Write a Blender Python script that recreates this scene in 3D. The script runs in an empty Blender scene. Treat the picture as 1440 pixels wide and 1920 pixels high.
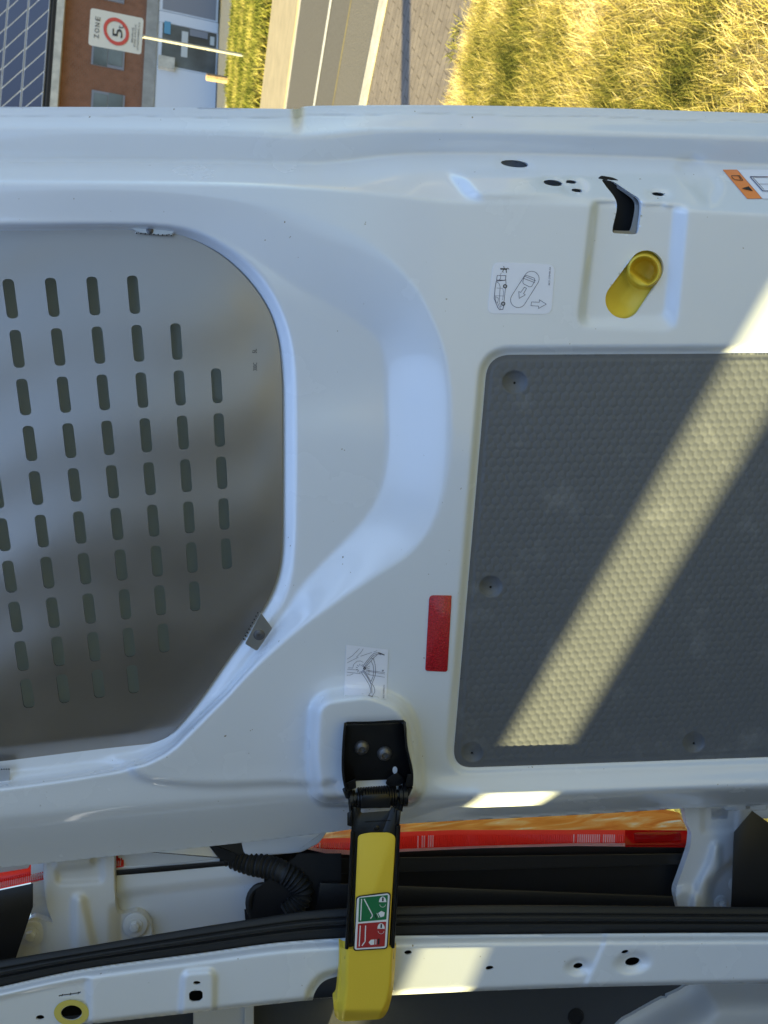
import bpy, bmesh, math, random
import numpy as np
from mathutils import Vector, Matrix
random.seed(7); rng = np.random.default_rng(7)
SC = bpy.context.scene
COL = SC.collection
# ------------------------------------------------------------------ camera
f = 1442.0
pitch = math.radians(16.5); roll = math.atan(.045)
R_ = np.array([1, 0, 0.]); U_ = np.array([0, math.sin(pitch), math.cos(pitch)]); F_ = np.array([0, math.cos(pitch), -math.sin(pitch)])
cX = -U_*math.cos(roll)+R_*math.sin(roll); cY = R_*math.cos(roll)+U_*math.sin(roll)
CAM = np.array([0, 0, 1.75])
cam = bpy.data.cameras.new('camera'); co = bpy.data.objects.new('camera', cam); COL.objects.link(co)
m = Matrix.Identity(4)
for i in range(3):
    m[i][0] = cX[i]; m[i][1] = cY[i]; m[i][2] = -F_[i]; m[i][3] = CAM[i]
co.matrix_world = m
cam.sensor_fit = 'VERTICAL'; cam.sensor_height = 36; cam.lens = f/1920*36
cam.clip_start = .02; cam.clip_end = 2000
cam.dof.use_dof = True; cam.dof.focus_distance = .82; cam.dof.aperture_fstop = 15
SC.camera = co
# planes: (n, |n|)
def mkplane(z, a, b):
    n = (a*cY - b*cX + F_)/z
    return n, np.linalg.norm(n)
PA = mkplane(.80, .25, .135)      # the open door
PB = mkplane(.87, .0, .135)       # the rear pillar of the body
def ray(x, y):
    x = np.asarray(x, float)[..., None]; y = np.asarray(y, float)[..., None]
    return cX*(x-720)/f + cY*(960-y)/f + F_
def P(x, y, h=0, pl=PA):
    """point seen at photo pixel x, y at h metres in front of a plane of the van"""
    d = ray(x, y); n, nl = pl
    return CAM + d*((1-np.asarray(h, float)*nl)/(d@n))[..., None]
def G(x, y, z=0.):
    d = ray(x, y); return CAM + d*((z-CAM[2])/d[..., 2])[..., None]
def W(x, y, Y):
    d = ray(x, y); return CAM + d*((Y-CAM[1])/d[..., 1])[..., None]
NA = -PA[0]/PA[1]; NB = -PB[0]/PB[1]
# ------------------------------------------------------------------ sun and sky
def nrm(v): return v/np.linalg.norm(v)
e1 = nrm(P(945, 1380)-P(1330, 665)); e2 = nrm(P(1090, 1380)-P(1440, 800)); em = nrm(e1+e2)
th = math.radians(21)
S = math.cos(th)*em + math.sin(th)*NA
sun = bpy.data.lights.new('sun', 'SUN'); sun.energy = 5.0; sun.angle = math.radians(.55); sun.color = (1, .88, .42)
so = bpy.data.objects.new('sun', sun); COL.objects.link(so)
so.rotation_euler = Vector(S).to_track_quat('Z', 'Y').to_euler()
wd = bpy.data.worlds.new("World"); SC.world = wd; wd.use_nodes = True
nt = wd.node_tree; sk = nt.nodes.new('ShaderNodeTexSky'); sk.sky_type = 'NISHITA'; sk.sun_disc = False
sk.sun_elevation = math.asin(S[2]); sk.sun_rotation = math.atan2(S[0], S[1]); sk.air_density = 1.0; sk.dust_density = .8; sk.ozone_density = 2.5
# bright cloud layer added overhead, out of view, to lift fill on the paint
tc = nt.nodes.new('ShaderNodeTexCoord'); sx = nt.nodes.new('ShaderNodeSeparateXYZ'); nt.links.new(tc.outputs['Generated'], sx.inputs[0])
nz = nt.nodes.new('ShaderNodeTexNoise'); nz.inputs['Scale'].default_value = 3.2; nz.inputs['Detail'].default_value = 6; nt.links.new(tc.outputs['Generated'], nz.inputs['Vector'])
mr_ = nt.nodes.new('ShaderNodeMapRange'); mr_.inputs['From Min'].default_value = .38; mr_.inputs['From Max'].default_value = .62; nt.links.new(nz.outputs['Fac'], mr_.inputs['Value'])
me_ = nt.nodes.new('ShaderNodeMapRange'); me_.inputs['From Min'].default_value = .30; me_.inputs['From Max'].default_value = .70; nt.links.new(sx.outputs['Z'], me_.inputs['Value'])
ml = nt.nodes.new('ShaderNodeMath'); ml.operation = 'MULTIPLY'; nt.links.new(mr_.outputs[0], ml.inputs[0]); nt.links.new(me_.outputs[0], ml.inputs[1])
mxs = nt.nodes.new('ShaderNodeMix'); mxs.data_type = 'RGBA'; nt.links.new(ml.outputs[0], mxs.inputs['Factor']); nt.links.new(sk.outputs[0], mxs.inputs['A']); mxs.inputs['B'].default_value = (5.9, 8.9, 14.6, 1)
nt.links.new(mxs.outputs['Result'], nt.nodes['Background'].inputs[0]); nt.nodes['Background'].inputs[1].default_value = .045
SC.view_settings.view_transform = 'Standard'; SC.view_settings.look = 'None'; SC.view_settings.gamma = 1
SC.view_settings.exposure = 2.15
SC.cycles.use_denoising = True
SC.cycles.max_bounces = 8
# ------------------------------------------------------------------ materials
def mat(name, col, rough=.5, metal=0., coat=0., spec=.5, noise=0, nscale=20, bump=0, bscale=200, trans=0, ior=1.45):
    m = bpy.data.materials.new(name); m.use_nodes = True
    t = m.node_tree; b = t.nodes['Principled BSDF']
    b.inputs['Base Color'].default_value = (*col, 1); b.inputs['Roughness'].default_value = rough
    b.inputs['Metallic'].default_value = metal; b.inputs['Coat Weight'].default_value = coat; b.inputs['Coat Roughness'].default_value = .06
    b.inputs['Specular IOR Level'].default_value = spec; b.inputs['Transmission Weight'].default_value = trans; b.inputs['IOR'].default_value = ior
    g = t.nodes.new('ShaderNodeNewGeometry')
    if noise:
        n = t.nodes.new('ShaderNodeTexNoise'); n.inputs['Scale'].default_value = nscale; n.inputs['Detail'].default_value = 6
        t.links.new(g.outputs['Position'], n.inputs['Vector'])
        r = t.nodes.new('ShaderNodeValToRGB'); r.color_ramp.elements[0].position = .3; r.color_ramp.elements[1].position = .7
        r.color_ramp.elements[0].color = (*[c*(1-noise) for c in col], 1); r.color_ramp.elements[1].color = (*[min(1, c*(1+noise)) for c in col], 1)
        t.links.new(n.outputs['Fac'], r.inputs[0]); t.links.new(r.outputs[0], b.inputs['Base Color'])
    if bump:
        n = t.nodes.new('ShaderNodeTexNoise'); n.inputs['Scale'].default_value = bscale; n.inputs['Detail'].default_value = 4
        t.links.new(g.outputs['Position'], n.inputs['Vector'])
        u = t.nodes.new('ShaderNodeBump'); u.inputs['Strength'].default_value = bump; u.inputs['Distance'].default_value = .002
        t.links.new(n.outputs['Fac'], u.inputs['Height']); t.links.new(u.outputs[0], b.inputs['Normal'])
    return m
M = {}
M['paint'] = mat('white_paint', (.715, .755, .825), .2, coat=.9, bump=.02, bscale=90)
def specks(m, scale=170, thr=.80, dark=(.25, .22, .18)):
    t = m.node_tree; b = t.nodes['Principled BSDF']; g = t.nodes.new('ShaderNodeNewGeometry'); n = t.nodes.new('ShaderNodeTexNoise'); n.inputs['Scale'].default_value = scale; n.inputs['Detail'].default_value = 2
    t.links.new(g.outputs['Position'], n.inputs['Vector']); r = t.nodes.new('ShaderNodeValToRGB'); r.color_ramp.elements[0].position = thr; r.color_ramp.elements[1].position = thr+.03
    c = b.inputs['Base Color'].default_value[:]; r.color_ramp.elements[0].color = c; r.color_ramp.elements[1].color = (*dark, 1); t.links.new(n.outputs['Fac'], r.inputs[0])
    # faint hand marks: broad changes of gloss
    n2 = t.nodes.new('ShaderNodeTexNoise'); n2.inputs['Scale'].default_value = 9; n2.inputs['Detail'].default_value = 7; t.links.new(g.outputs['Position'], n2.inputs['Vector'])
    q = t.nodes.new('ShaderNodeMapRange'); q.inputs['From Min'].default_value = .35; q.inputs['From Max'].default_value = .7; q.inputs['To Min'].default_value = .16; q.inputs['To Max'].default_value = .32; t.links.new(n2.outputs['Fac'], q.inputs['Value']); t.links.new(q.outputs[0], b.inputs['Roughness'])
    t.links.new(r.outputs[0], b.inputs['Base Color'])
specks(M['paint'], 170, .76)
M['paint_dull'] = mat('white_primer', (.62, .63, .64), .42, bump=.12, bscale=260)
M['black'] = mat('black_plastic', (.012, .012, .014), .42, bump=.1, bscale=500)
M['blackgloss'] = mat('black_enamel', (.008, .008, .009), .28)
M['rubber'] = mat('black_rubber', (.013, .014, .016), .6, bump=.15, bscale=400)
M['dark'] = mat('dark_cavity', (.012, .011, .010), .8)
M['cavity'] = mat('grey_latch_metal', (.2, .2, .2), .45, metal=.5)
M['yellow'] = mat('yellow_plastic', (.78, .56, .05), .42, bump=.12, bscale=900)
M['yellow2'] = mat('olive_yellow_plastic', (.68, .53, .03), .42)
M['yellowtape'] = mat('yellow_gasket', (.60, .52, .12), .6)
M['bolt'] = mat('dull_steel', (.16, .16, .17), .45, metal=.7)
M['zinc'] = mat('zinc_steel', (.50, .50, .50), .35, metal=.9)
M['label'] = mat('label_film', (.80, .82, .92), .32, coat=.3)
M['ink'] = mat('grey_ink', (.10, .10, .16), .6)
M['inkb'] = mat('black_ink', (.015, .015, .02), .6)
M['red'] = mat('red_reflector', (.42, .012, .02), .22, coat=.6, noise=.45, nscale=700, bump=.5, bscale=500)
M['orange'] = mat('orange_label', (.85, .26, .07), .4)
M['white'] = mat('white_print', (.75, .76, .78), .45)
M['green'] = mat('green_print', (.015, .16, .06), .4)
M['redp'] = mat('red_print', (.38, .03, .03), .4)
M['glass'] = mat('tinted_glass', (.085, .10, .10), .35)
M['grey_wall'] = mat('grey_liner', (.05, .055, .065), .6, bump=.1)
M['steel'] = mat('weathered_zinc', (.30, .29, .27), .6, metal=.2, noise=.15, nscale=8)

def trim_mat():
    m = mat('grey_trim_board', (.125, .134, .150), .52)
    t = m.node_tree; b = t.nodes['Principled BSDF']
    a = t.nodes.new('ShaderNodeAttribute'); a.attribute_name = 'px'   # board's own surface coordinates
    w1 = t.nodes.new('ShaderNodeTexVoronoi'); w1.feature = 'F1'; w1.inputs['Scale'].default_value = .42; w1.inputs['Randomness'].default_value = .0
    t.links.new(a.outputs['Vector'], w1.inputs['Vector'])
    u = t.nodes.new('ShaderNodeBump'); u.inputs['Strength'].default_value = .35; u.inputs['Distance'].default_value = .0006; u.invert = True
    t.links.new(w1.outputs['Distance'], u.inputs['Height']); t.links.new(u.outputs[0], b.inputs['Normal'])
    # scuffs
    n = t.nodes.new('ShaderNodeTexNoise'); n.inputs['Scale'].default_value = .011; n.inputs['Detail'].default_value = 9; n.inputs['Roughness'].default_value = .65
    t.links.new(a.outputs['Vector'], n.inputs['Vector'])
    r = t.nodes.new('ShaderNodeValToRGB'); r.color_ramp.elements[0].position = .56; r.color_ramp.elements[1].position = .78
    r.color_ramp.elements[0].color = (.125, .134, .150, 1); r.color_ramp.elements[1].color = (.20, .21, .225, 1)
    t.links.new(n.outputs['Fac'], r.inputs[0]); t.links.new(r.outputs[0], b.inputs['Base Color'])
    return m
M['trim'] = trim_mat()
def grille_mat():
    m = mat('bare_steel_sheet', (.36, .33, .30), .3, metal=.95)
    t = m.node_tree; b = t.nodes['Principled BSDF']
    a = t.nodes.new('ShaderNodeAttribute'); a.attribute_name = 'px'
    n = t.nodes.new('ShaderNodeTexNoise'); n.inputs['Scale'].default_value = .012; n.inputs['Detail'].default_value = 8
    t.links.new(a.outputs['Vector'], n.inputs['Vector'])
    mr = t.nodes.new('ShaderNodeMapRange'); mr.inputs['To Min'].default_value = .31; mr.inputs['To Max'].default_value = .42
    t.links.new(n.outputs['Fac'], mr.inputs['Value']); t.links.new(mr.outputs[0], b.inputs['Roughness'])
    mp = t.nodes.new('ShaderNodeMapping'); mp.inputs['Scale'].default_value = (.03, 1.2, 1)
    t.links.new(a.outputs['Vector'], mp.inputs[0])
    n2 = t.nodes.new('ShaderNodeTexNoise'); n2.inputs['Scale'].default_value = 1; n2.inputs['Detail'].default_value = 3
    t.links.new(mp.outputs[0], n2.inputs['Vector'])
    u = t.nodes.new('ShaderNodeBump'); u.inputs['Strength'].default_value = .06; u.inputs['Distance'].default_value = .0003
    t.links.new(n2.outputs['Fac'], u.inputs['Height']); t.links.new(u.outputs[0], b.inputs['Normal'])
    return m
M['grille'] = grille_mat()
def lens_mat(name, col, ribs=True, mixf=.6):
    m = bpy.data.materials.new(name); m.use_nodes = True; t = m.node_tree
    b = t.nodes['Principled BSDF']; out = t.nodes['Material Output']
    b.inputs['Base Color'].default_value = (*col, 1); b.inputs['Roughness'].default_value = .12; b.inputs['Coat Weight'].default_value = .5
    tr = t.nodes.new('ShaderNodeBsdfTranslucent'); tr.inputs[0].default_value = (*col, 1)
    mx = t.nodes.new('ShaderNodeMixShader'); mx.inputs[0].default_value = mixf
    t.links.new(b.outputs[0], mx.inputs[1]); t.links.new(tr.outputs[0], mx.inputs[2]); t.links.new(mx.outputs[0], out.inputs[0])
    return m
M['lensred'] = lens_mat('red_lens', (.95, .06, .04))
M['lensdeep'] = lens_mat('deep_red_lens', (.55, .01, .01))
M['lensamber'] = lens_mat('amber_lens', (.95, .40, .10))
def streaks(m):
    t = m.node_tree; g = t.nodes.new('ShaderNodeNewGeometry'); mp = t.nodes.new('ShaderNodeMapping'); mp.inputs['Scale'].default_value = (60, 60, 9); mp.inputs['Rotation'].default_value = (0, .12, 0); t.links.new(g.outputs['Position'], mp.inputs[0])
    n = t.nodes.new('ShaderNodeTexNoise'); n.inputs['Scale'].default_value = 1; n.inputs['Detail'].default_value = 5; n.inputs['Distortion'].default_value = 1.5; t.links.new(mp.outputs[0], n.inputs['Vector'])
    r = t.nodes.new('ShaderNodeValToRGB'); el = r.color_ramp.elements; el[0].position = .32; el[0].color = (.80, .20, .03, 1); el[1].position = .5; el[1].color = (.95, .36, .07, 1); e = el.new(.62); e.color = (1, .62, .25, 1); e = el.new(.70); e.color = (1, .92, .75, 1)
    t.links.new(n.outputs['Fac'], r.inputs[0])
    for q in t.nodes:
        if q.type in ('BSDF_PRINCIPLED', 'BSDF_TRANSLUCENT'): t.links.new(r.outputs[0], q.inputs[0])
streaks(M['lensamber'])
M['pane'] = lens_mat('frosted_pane', (.34, .38, .38), mixf=.6)
M['lensclear_glint'] = lens_mat('clear_lens_and_glint', (.95, .62, .62))

# ------------------------------------------------------------------ helpers
def tag(o, label=None, cat=None, group=None, kind=None):
    if label: o['label'] = label
    if cat: o['category'] = cat
    if group: o['group'] = group
    if kind: o['kind'] = kind
    return o
def empty(name, loc):
    o = bpy.data.objects.new(name, None); COL.objects.link(o); o.location = loc; o.empty_display_size = .1; return o
def setparent(o, parent):
    if parent is None: return
    o.parent = parent
    if parent.type == 'EMPTY': o.matrix_parent_inverse = Matrix.Translation(-parent.location)
def mesh_obj(name, V, Fc, mats, parent=None, mi=None, smooth=True, px=None):
    me = bpy.data.meshes.new(name)
    me.from_pydata([tuple(map(float, v)) for v in V], [], [tuple(map(int, q)) for q in Fc])
    if not isinstance(mats, (list, tuple)): mats = [mats]
    for q in mats: me.materials.append(q)
    if mi is not None: me.polygons.foreach_set('material_index', np.asarray(mi, np.int32))
    if smooth: me.polygons.foreach_set('use_smooth', np.ones(len(me.polygons), bool))
    if px is not None:
        at = me.attributes.new('px', 'FLOAT_VECTOR', 'POINT'); at.data.foreach_set('vector', np.asarray(px, np.float32).ravel())
    me.update(); o = bpy.data.objects.new(name, me); COL.objects.link(o); setparent(o, parent); return o
def spline(pts, n=8, closed=False):
    p = np.array(pts, float); N = len(p); out = []
    rngi = range(N) if closed else range(N-1)
    for i in rngi:
        if closed: a, b, c, d = p[i-1], p[i], p[(i+1) % N], p[(i+2) % N]
        else: a, b, c, d = p[max(i-1, 0)], p[i], p[i+1], p[min(i+2, N-1)]
        for k in range(n):
            t = k/n
            out.append(.5*((2*b)+(-a+c)*t+(2*a-5*b+4*c-d)*t*t+(-a+3*b-3*c+d)*t**3))
    if not closed: out.append(p[-1])
    return np.array(out)
def roundpoly(pts, r, n=6):
    """polygon with its corners rounded by radius r"""
    p = np.array(pts, float); N = len(p); out = []
    rr = r if hasattr(r, '__len__') else [r]*N
    for i in range(N):
        a, b, c = p[i-1], p[i], p[(i+1) % N]
        u = a-b; v = c-b; lu = np.linalg.norm(u); lv = np.linalg.norm(v)
        k = min(rr[i], lu*.48, lv*.48)
        s = b+u/lu*k; t = b+v/lv*k
        for q in range(n+1):
            w = q/n; out.append((1-w)**2*s+2*w*(1-w)*b+w*w*t)
    return np.array(out)
def sdf(X, Y, poly):
    poly = np.asarray(poly, float); x = X.ravel(); y = Y.ravel()
    d = np.full(x.shape, 1e18); ins = np.zeros(x.shape, bool)
    for i in range(len(poly)):
        ax, ay = poly[i-1]; bx, by = poly[i]
        ex, ey = bx-ax, by-ay; L = ex*ex+ey*ey+1e-12
        t = np.clip(((x-ax)*ex+(y-ay)*ey)/L, 0, 1)
        dd = (x-ax-t*ex)**2+(y-ay-t*ey)**2
        np.minimum(d, dd, out=d)
        if ay != by:
            c = ((ay > y) != (by > y)) & (x < (bx-ax)*(y-ay)/(by-ay)+ax); ins ^= c
    d = np.sqrt(d); return np.where(ins, -d, d).reshape(X.shape)
def ell(X, Y, cx, cy, a, b, ang=0):
    c, s = math.cos(ang), math.sin(ang)
    u = (X-cx)*c+(Y-cy)*s; v = -(X-cx)*s+(Y-cy)*c
    k = np.sqrt((u/a)**2+(v/b)**2)
    return (k-1)*np.minimum(a, b)
def capsule(X, Y, ax, ay, bx, by, r0, r1=None):
    r1 = r0 if r1 is None else r1
    ex, ey = bx-ax, by-ay; t = np.clip(((X-ax)*ex+(Y-ay)*ey)/(ex*ex+ey*ey), 0, 1)
    return np.hypot(X-ax-t*ex, Y-ay-t*ey)-(r0+(r1-r0)*t)
def ss(t):
    t = np.clip(t, 0, 1); return t*t*(3-2*t)
def blur(h, s):
    k = int(3*s)+1; w = np.exp(-.5*(np.arange(-k, k+1)/s)**2); w /= w.sum()
    for ax in (0, 1):
        p = np.pad(h, [(k, k) if a == ax else (0, 0) for a in (0, 1)], mode='edge')
        h = np.apply_along_axis(lambda v: np.convolve(v, w, 'valid'), ax, p)
    return h
def relief(name, xs, ys, hfn, keep, pl, mats, parent=None, wall=.003, matfn=None, wallmat=0, smooth=True):
    """pressed sheet: a height field cut along the zero line of keep() (negative inside), with rim walls"""
    X, Y = np.meshgrid(xs, ys); H = hfn(X, Y)
    K = keep(X, Y)
    gx = np.gradient(K, axis=1)/np.gradient(X, axis=1); gy = np.gradient(K, axis=0)/np.gradient(Y, axis=0)
    gl = np.hypot(gx, gy)+1e-9; st = np.minimum(np.gradient(X, axis=1), np.gradient(Y, axis=0))
    sn = np.abs(K)/gl < .72*st
    X2 = X.copy(); Y2 = Y.copy(); qx, qy = X[sn].copy(), Y[sn].copy(); lim = .8*st[sn]
    for _ in range(4):
        k0 = keep(qx, qy); e = .15; ax_ = (keep(qx+e, qy)-keep(qx-e, qy))/(2*e); ay_ = (keep(qx, qy+e)-keep(qx, qy-e))/(2*e); a2 = ax_**2+ay_**2+1e-6
        qx = np.clip(qx-k0*ax_/a2, X[sn]-lim, X[sn]+lim); qy = np.clip(qy-k0*ay_/a2, Y[sn]-lim, Y[sn]+lim)
    X2[sn] = qx; Y2[sn] = qy
    ok = (K <= 0) | sn
    V = P(X2, Y2, H, pl).reshape(-1, 3); ny, nx = X.shape
    id_ = np.arange(nx*ny).reshape(ny, nx)
    q = np.stack([id_[:-1, :-1], id_[1:, :-1], id_[1:, 1:], id_[:-1, 1:]], -1).reshape(-1, 4)
    okf = ok.ravel()[q].all(1)
    cen = K.ravel()[q].mean(1)
    okf &= cen < .25*st.mean()
    q = q[okf]
    # remove flat cells made only of snapped verts outside
    e = np.concatenate([q[:, [0, 1]], q[:, [1, 2]], q[:, [2, 3]], q[:, [3, 0]]])
    key = np.sort(e, 1); kk = key[:, 0].astype(np.int64)*(nx*ny)+key[:, 1]
    uq, inv, cnt = np.unique(kk, return_inverse=True, return_counts=True)
    be = e[cnt[inv] == 1]
    used = np.unique(q); remap = -np.ones(nx*ny, int); remap[used] = np.arange(len(used))
    bu = np.unique(be); n0 = len(used)
    X2f, Y2f, Hf = X2.ravel(), Y2.ravel(), H.ravel()
    top = V[bu]; N = -pl[0]/pl[1]; low = top - N*wall
    rm1 = -np.ones(nx*ny, int); rm1[bu] = n0+np.arange(len(bu)); rm2 = -np.ones(nx*ny, int); rm2[bu] = n0+len(bu)+np.arange(len(bu))
    wf = np.stack([rm1[be[:, 1]], rm1[be[:, 0]], rm2[be[:, 0]], rm2[be[:, 1]]], -1)
    VV = np.concatenate([V[used], top, low]); FF = np.concatenate([remap[q], wf])
    px = np.stack([X2f, Y2f, Hf*0], -1); px = np.concatenate([px[used], px[bu], px[bu]])
    mi = None
    if matfn is not None:
        cx_ = X2f[q].mean(1); cy_ = Y2f[q].mean(1)
        mi = np.concatenate([matfn(cx_, cy_), np.full(len(wf), wallmat)])
    elif wallmat: mi = np.concatenate([np.zeros(len(q), int), np.full(len(wf), wallmat)])
    return mesh_obj(name, VV, FF, mats, parent, mi, smooth, px)
def inset(poly, d):
    p = np.asarray(poly, float); a = np.roll(p, 1, 0); b = np.roll(p, -1, 0)
    t = b-a; t /= np.linalg.norm(t, axis=1)[:, None]+1e-9
    area = .5*np.sum(p[:, 0]*b[:, 1]-b[:, 0]*p[:, 1])
    n = np.stack([-t[:, 1], t[:, 0]], -1)*(1 if area > 0 else -1)
    return p+n*d
class MB:
    def __init__(s): s.V = []; s.F = []; s.M = []
    def add(s, V, Fc, mi=0):
        n = len(s.V); s.V += [tuple(v) for v in V]; s.F += [tuple(i+n for i in q) for q in Fc]; s.M += [mi]*len(Fc)
    def slab(s, poly, h, t, pl=PA, bev=1.2, mi=0, hb=None):
        """rounded plate cut to a photo-space outline at height h, thickness t; bev in px"""
        poly = np.asarray(poly, float); n = len(poly)
        h = np.asarray(h(poly[:, 0], poly[:, 1]) if callable(h) else np.full(n, h)) if not np.ndim(h) else h
        b = bev*.0006
        L = [(inset(poly, bev), h), (inset(poly, bev*.3), h-b*.3), (poly, h-b), (poly, h-t)]
        V = [];
        for p, hh in L: V += list(P(p[:, 0], p[:, 1], hh, pl))
        Fc = [tuple(range(n)), tuple(reversed(range(3*n, 4*n)))]
        for k in range(3):
            for i in range(n):
                j = (i+1) % n; Fc.append((k*n+i, (k+1)*n+i, (k+1)*n+j, k*n+j))
        s.add(V, Fc, mi)
    def tube(s, pts, rad, n=12, mi=0, cap=True):
        pts = np.array(pts, float); m_ = len(pts); rad = np.broadcast_to(rad, (m_,))
        V = []; prev = None
        for i in range(m_):
            t = nrm(pts[min(i+1, m_-1)]-pts[max(i-1, 0)])
            u = np.cross(t, [0, 0, 1.]) if prev is None else prev-t*(prev@t)
            if np.linalg.norm(u) < 1e-5: u = np.cross(t, [0, 1., 0])
            u = nrm(u); v = np.cross(t, u); prev = u
            for k in range(n):
                a = 2*math.pi*k/n; V.append(pts[i]+rad[i]*(u*math.cos(a)+v*math.sin(a)))
        Fc = []
        for i in range(m_-1):
            for k in range(n):
                l = (k+1) % n; Fc.append((i*n+k, i*n+l, (i+1)*n+l, (i+1)*n+k))
        if cap: Fc += [tuple(reversed(range(n))), tuple(range((m_-1)*n, m_*n))]
        s.add(V, Fc, mi)
    def lathe(s, c, ax, prof, n=28, mi=0, sides=None):
        ax = nrm(np.array(ax, float)); u = nrm(np.cross(ax, [0.3, .2, 1.])); v = np.cross(ax, u); V = []; Fc = []
        n = sides or n
        for r, z in prof:
            for k in range(n):
                a = 2*math.pi*k/n; V.append(c+ax*z+r*(u*math.cos(a)+v*math.sin(a)))
        for i in range(len(prof)-1):
            for k in range(n):
                l = (k+1) % n; Fc.append((i*n+k, i*n+l, (i+1)*n+l, (i+1)*n+k))
        Fc.append(tuple(range((len(prof)-1)*n, len(prof)*n))); Fc.append(tuple(reversed(range(n))))
        s.add(V, Fc, mi)
    def box(s, lo, hi, mi=0):
        (a, b, c), (d, e, g) = lo, hi
        V = [(a, b, c), (d, b, c), (d, e, c), (a, e, c), (a, b, g), (d, b, g), (d, e, g), (a, e, g)]
        s.add(V, [(0, 3, 2, 1), (4, 5, 6, 7), (0, 1, 5, 4), (1, 2, 6, 5), (2, 3, 7, 6), (3, 0, 4, 7)], mi)
    def flat(s, poly, h, pl=PA, mi=0):
        poly = np.asarray(poly, float); h = np.broadcast_to(np.asarray(h, float), (len(poly),))
        s.add(list(P(poly[:, 0], poly[:, 1], h, pl)), [tuple(range(len(poly)))], mi)
    def stroke(s, pts, w, h, pl=PA, mi=0, closed=False):
        p = np.array(pts, float)
        if closed: p = np.concatenate([p, p[:1]])
        for i in range(len(p)-1):
            a, b = p[i], p[i+1]; t = b-a; L = np.linalg.norm(t)
            if L < 1e-6: continue
            t /= L; nn = np.array([-t[1], t[0]])*w/2; a = a-t*w*.3; b = b+t*w*.3
            hh = h if not callable(h) else h((a[0]+b[0])/2, (a[1]+b[1])/2)
            s.flat([a+nn, b+nn, b-nn, a-nn], hh, pl, mi)
    def build(s, name, mats, parent=None, smooth=False, bevel=0):
        o = mesh_obj(name, s.V, s.F, mats, parent, s.M, smooth)
        if smooth:
            mod = None
            o.data.polygons.foreach_set('use_smooth', np.ones(len(o.data.polygons), bool))
            o.data.set_sharp_from_angle(angle=math.radians(38))
        if bevel:
            b = o.modifiers.new('bevel', 'BEVEL'); b.width = bevel; b.segments = 2; b.limit_method = 'ANGLE'; b.harden_normals = False
        return o
def circ(cx, cy, a, b=None, n=24, a0=0, a1=2*math.pi):
    b = a if b is None else b
    k = np.linspace(a0, a1, n, endpoint=abs(a1-a0) < 6.28)
    return np.stack([cx+a*np.cos(k), cy+b*np.sin(k)], -1)
_fc = {}
def glyphs(txt):
    """outline faces of a line of text: verts (n,2) in em units, faces"""
    if txt in _fc: return _fc[txt]
    c = bpy.data.curves.new('t', 'FONT'); c.body = txt; c.resolution_u = 2; o = bpy.data.objects.new('t', c); COL.objects.link(o)
    bpy.context.view_layer.update(); me = o.to_mesh()
    V = np.array([v.co[:2] for v in me.vertices]); Fc = [tuple(p.vertices) for p in me.polygons]
    o.to_mesh_clear(); bpy.data.objects.remove(o); bpy.data.curves.remove(c); _fc[txt] = (V, Fc); return V, Fc
def text_faces(txt, org, right, up, fit=None, size=1):
    """right, up: 2D or 3D vectors of 1 em; fit: total length along right"""
    V, Fc = glyphs(txt); V = V.copy(); V[:, 0] -= V[:, 0].min()
    k = (fit/V[:, 0].max()) if fit else size
    return np.array(org)+V[:, :1]*k*np.array(right)+V[:, 1:]*size*np.array(up), Fc

# ================================================================== THE VAN
van = empty('van', (-2.6, 0, 0)); tag(van, 'white van with its rear door open, yellow check strap and slotted steel window guard', 'van')
grid = lambda a, b, s, lo, hi, c: np.concatenate([np.arange(lo, a, c), np.arange(a, b, s), np.arange(b, hi+.1, c)])
# ---- curves of the door pressing (photo pixels)
cv = lambda pts: (lambda x: np.interp(x, [p[0] for p in pts], [p[1] for p in pts]))
def scv(pts):
    q = spline(pts, 10); return lambda x: np.interp(x, q[:, 0], q[:, 1])
e0 = scv([(-400, 197), (0, 200), (300, 201), (540, 204), (556, 202.5), (578, 199), (620, 198), (820, 197), (1100, 202), (1440, 212.5), (2000, 228)])
f1 = scv([(-400, 238), (0, 240), (400, 245), (520, 250), (570, 252), (620, 249), (700, 242), (850, 242), (1100, 248), (1440, 257), (2000, 270)])
f2 = scv([(-400, 300), (0, 302), (400, 305), (560, 309), (640, 305), (720, 295), (800, 290), (1000, 291), (1270, 300), (1440, 312), (2000, 330)])
f3 = scv([(-400, 336), (0, 340), (250, 342), (480, 346), (620, 354), (760, 368), (860, 379), (1000, 381), (1150, 386), (1440, 402), (2000, 420)])
cr = scv([(-400, 1562), (0, 1532), (240, 1512), (467, 1494), (620, 1489), (900, 1492), (1440, 1474), (2000, 1458)])
be_ = scv([(-400, 1665), (0, 1627), (213, 1605), (383, 1588), (600, 1563), (750, 1545), (1080, 1528), (1280, 1516), (1440, 1509), (2000, 1485)])
grille_out = spline([(-300, 437), (0, 432), (160, 429.5), (250, 429), (330, 438), (400, 469), (455, 514), (496, 568), (517, 620), (527, 690), (529, 800), (529, 960), (527, 1040), (517, 1090), (497, 1135),
                     (465, 1183), (428, 1235), (385, 1298), (345, 1350), (310, 1385), (268, 1409), (200, 1421), (100, 1433), (0, 1447), (-300, 1488)], 6)
grille_poly = np.concatenate([grille_out, [(-500, 1510), (-500, 440)]])
C1 = np.concatenate([spline([(-600, 346), (0, 352), (260, 356), (420, 370), (560, 398), (680, 448), (770, 528), (818, 620), (840, 700), (845, 800), (840, 880), (826, 945), (800, 1000), (762, 1042), (700, 1082), (640, 1122),
             (560, 1178), (480, 1245), (400, 1322), (330, 1392), (285, 1421), (245, 1434), (190, 1447), (0, 1476), (-600, 1550)], 6)])
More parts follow.
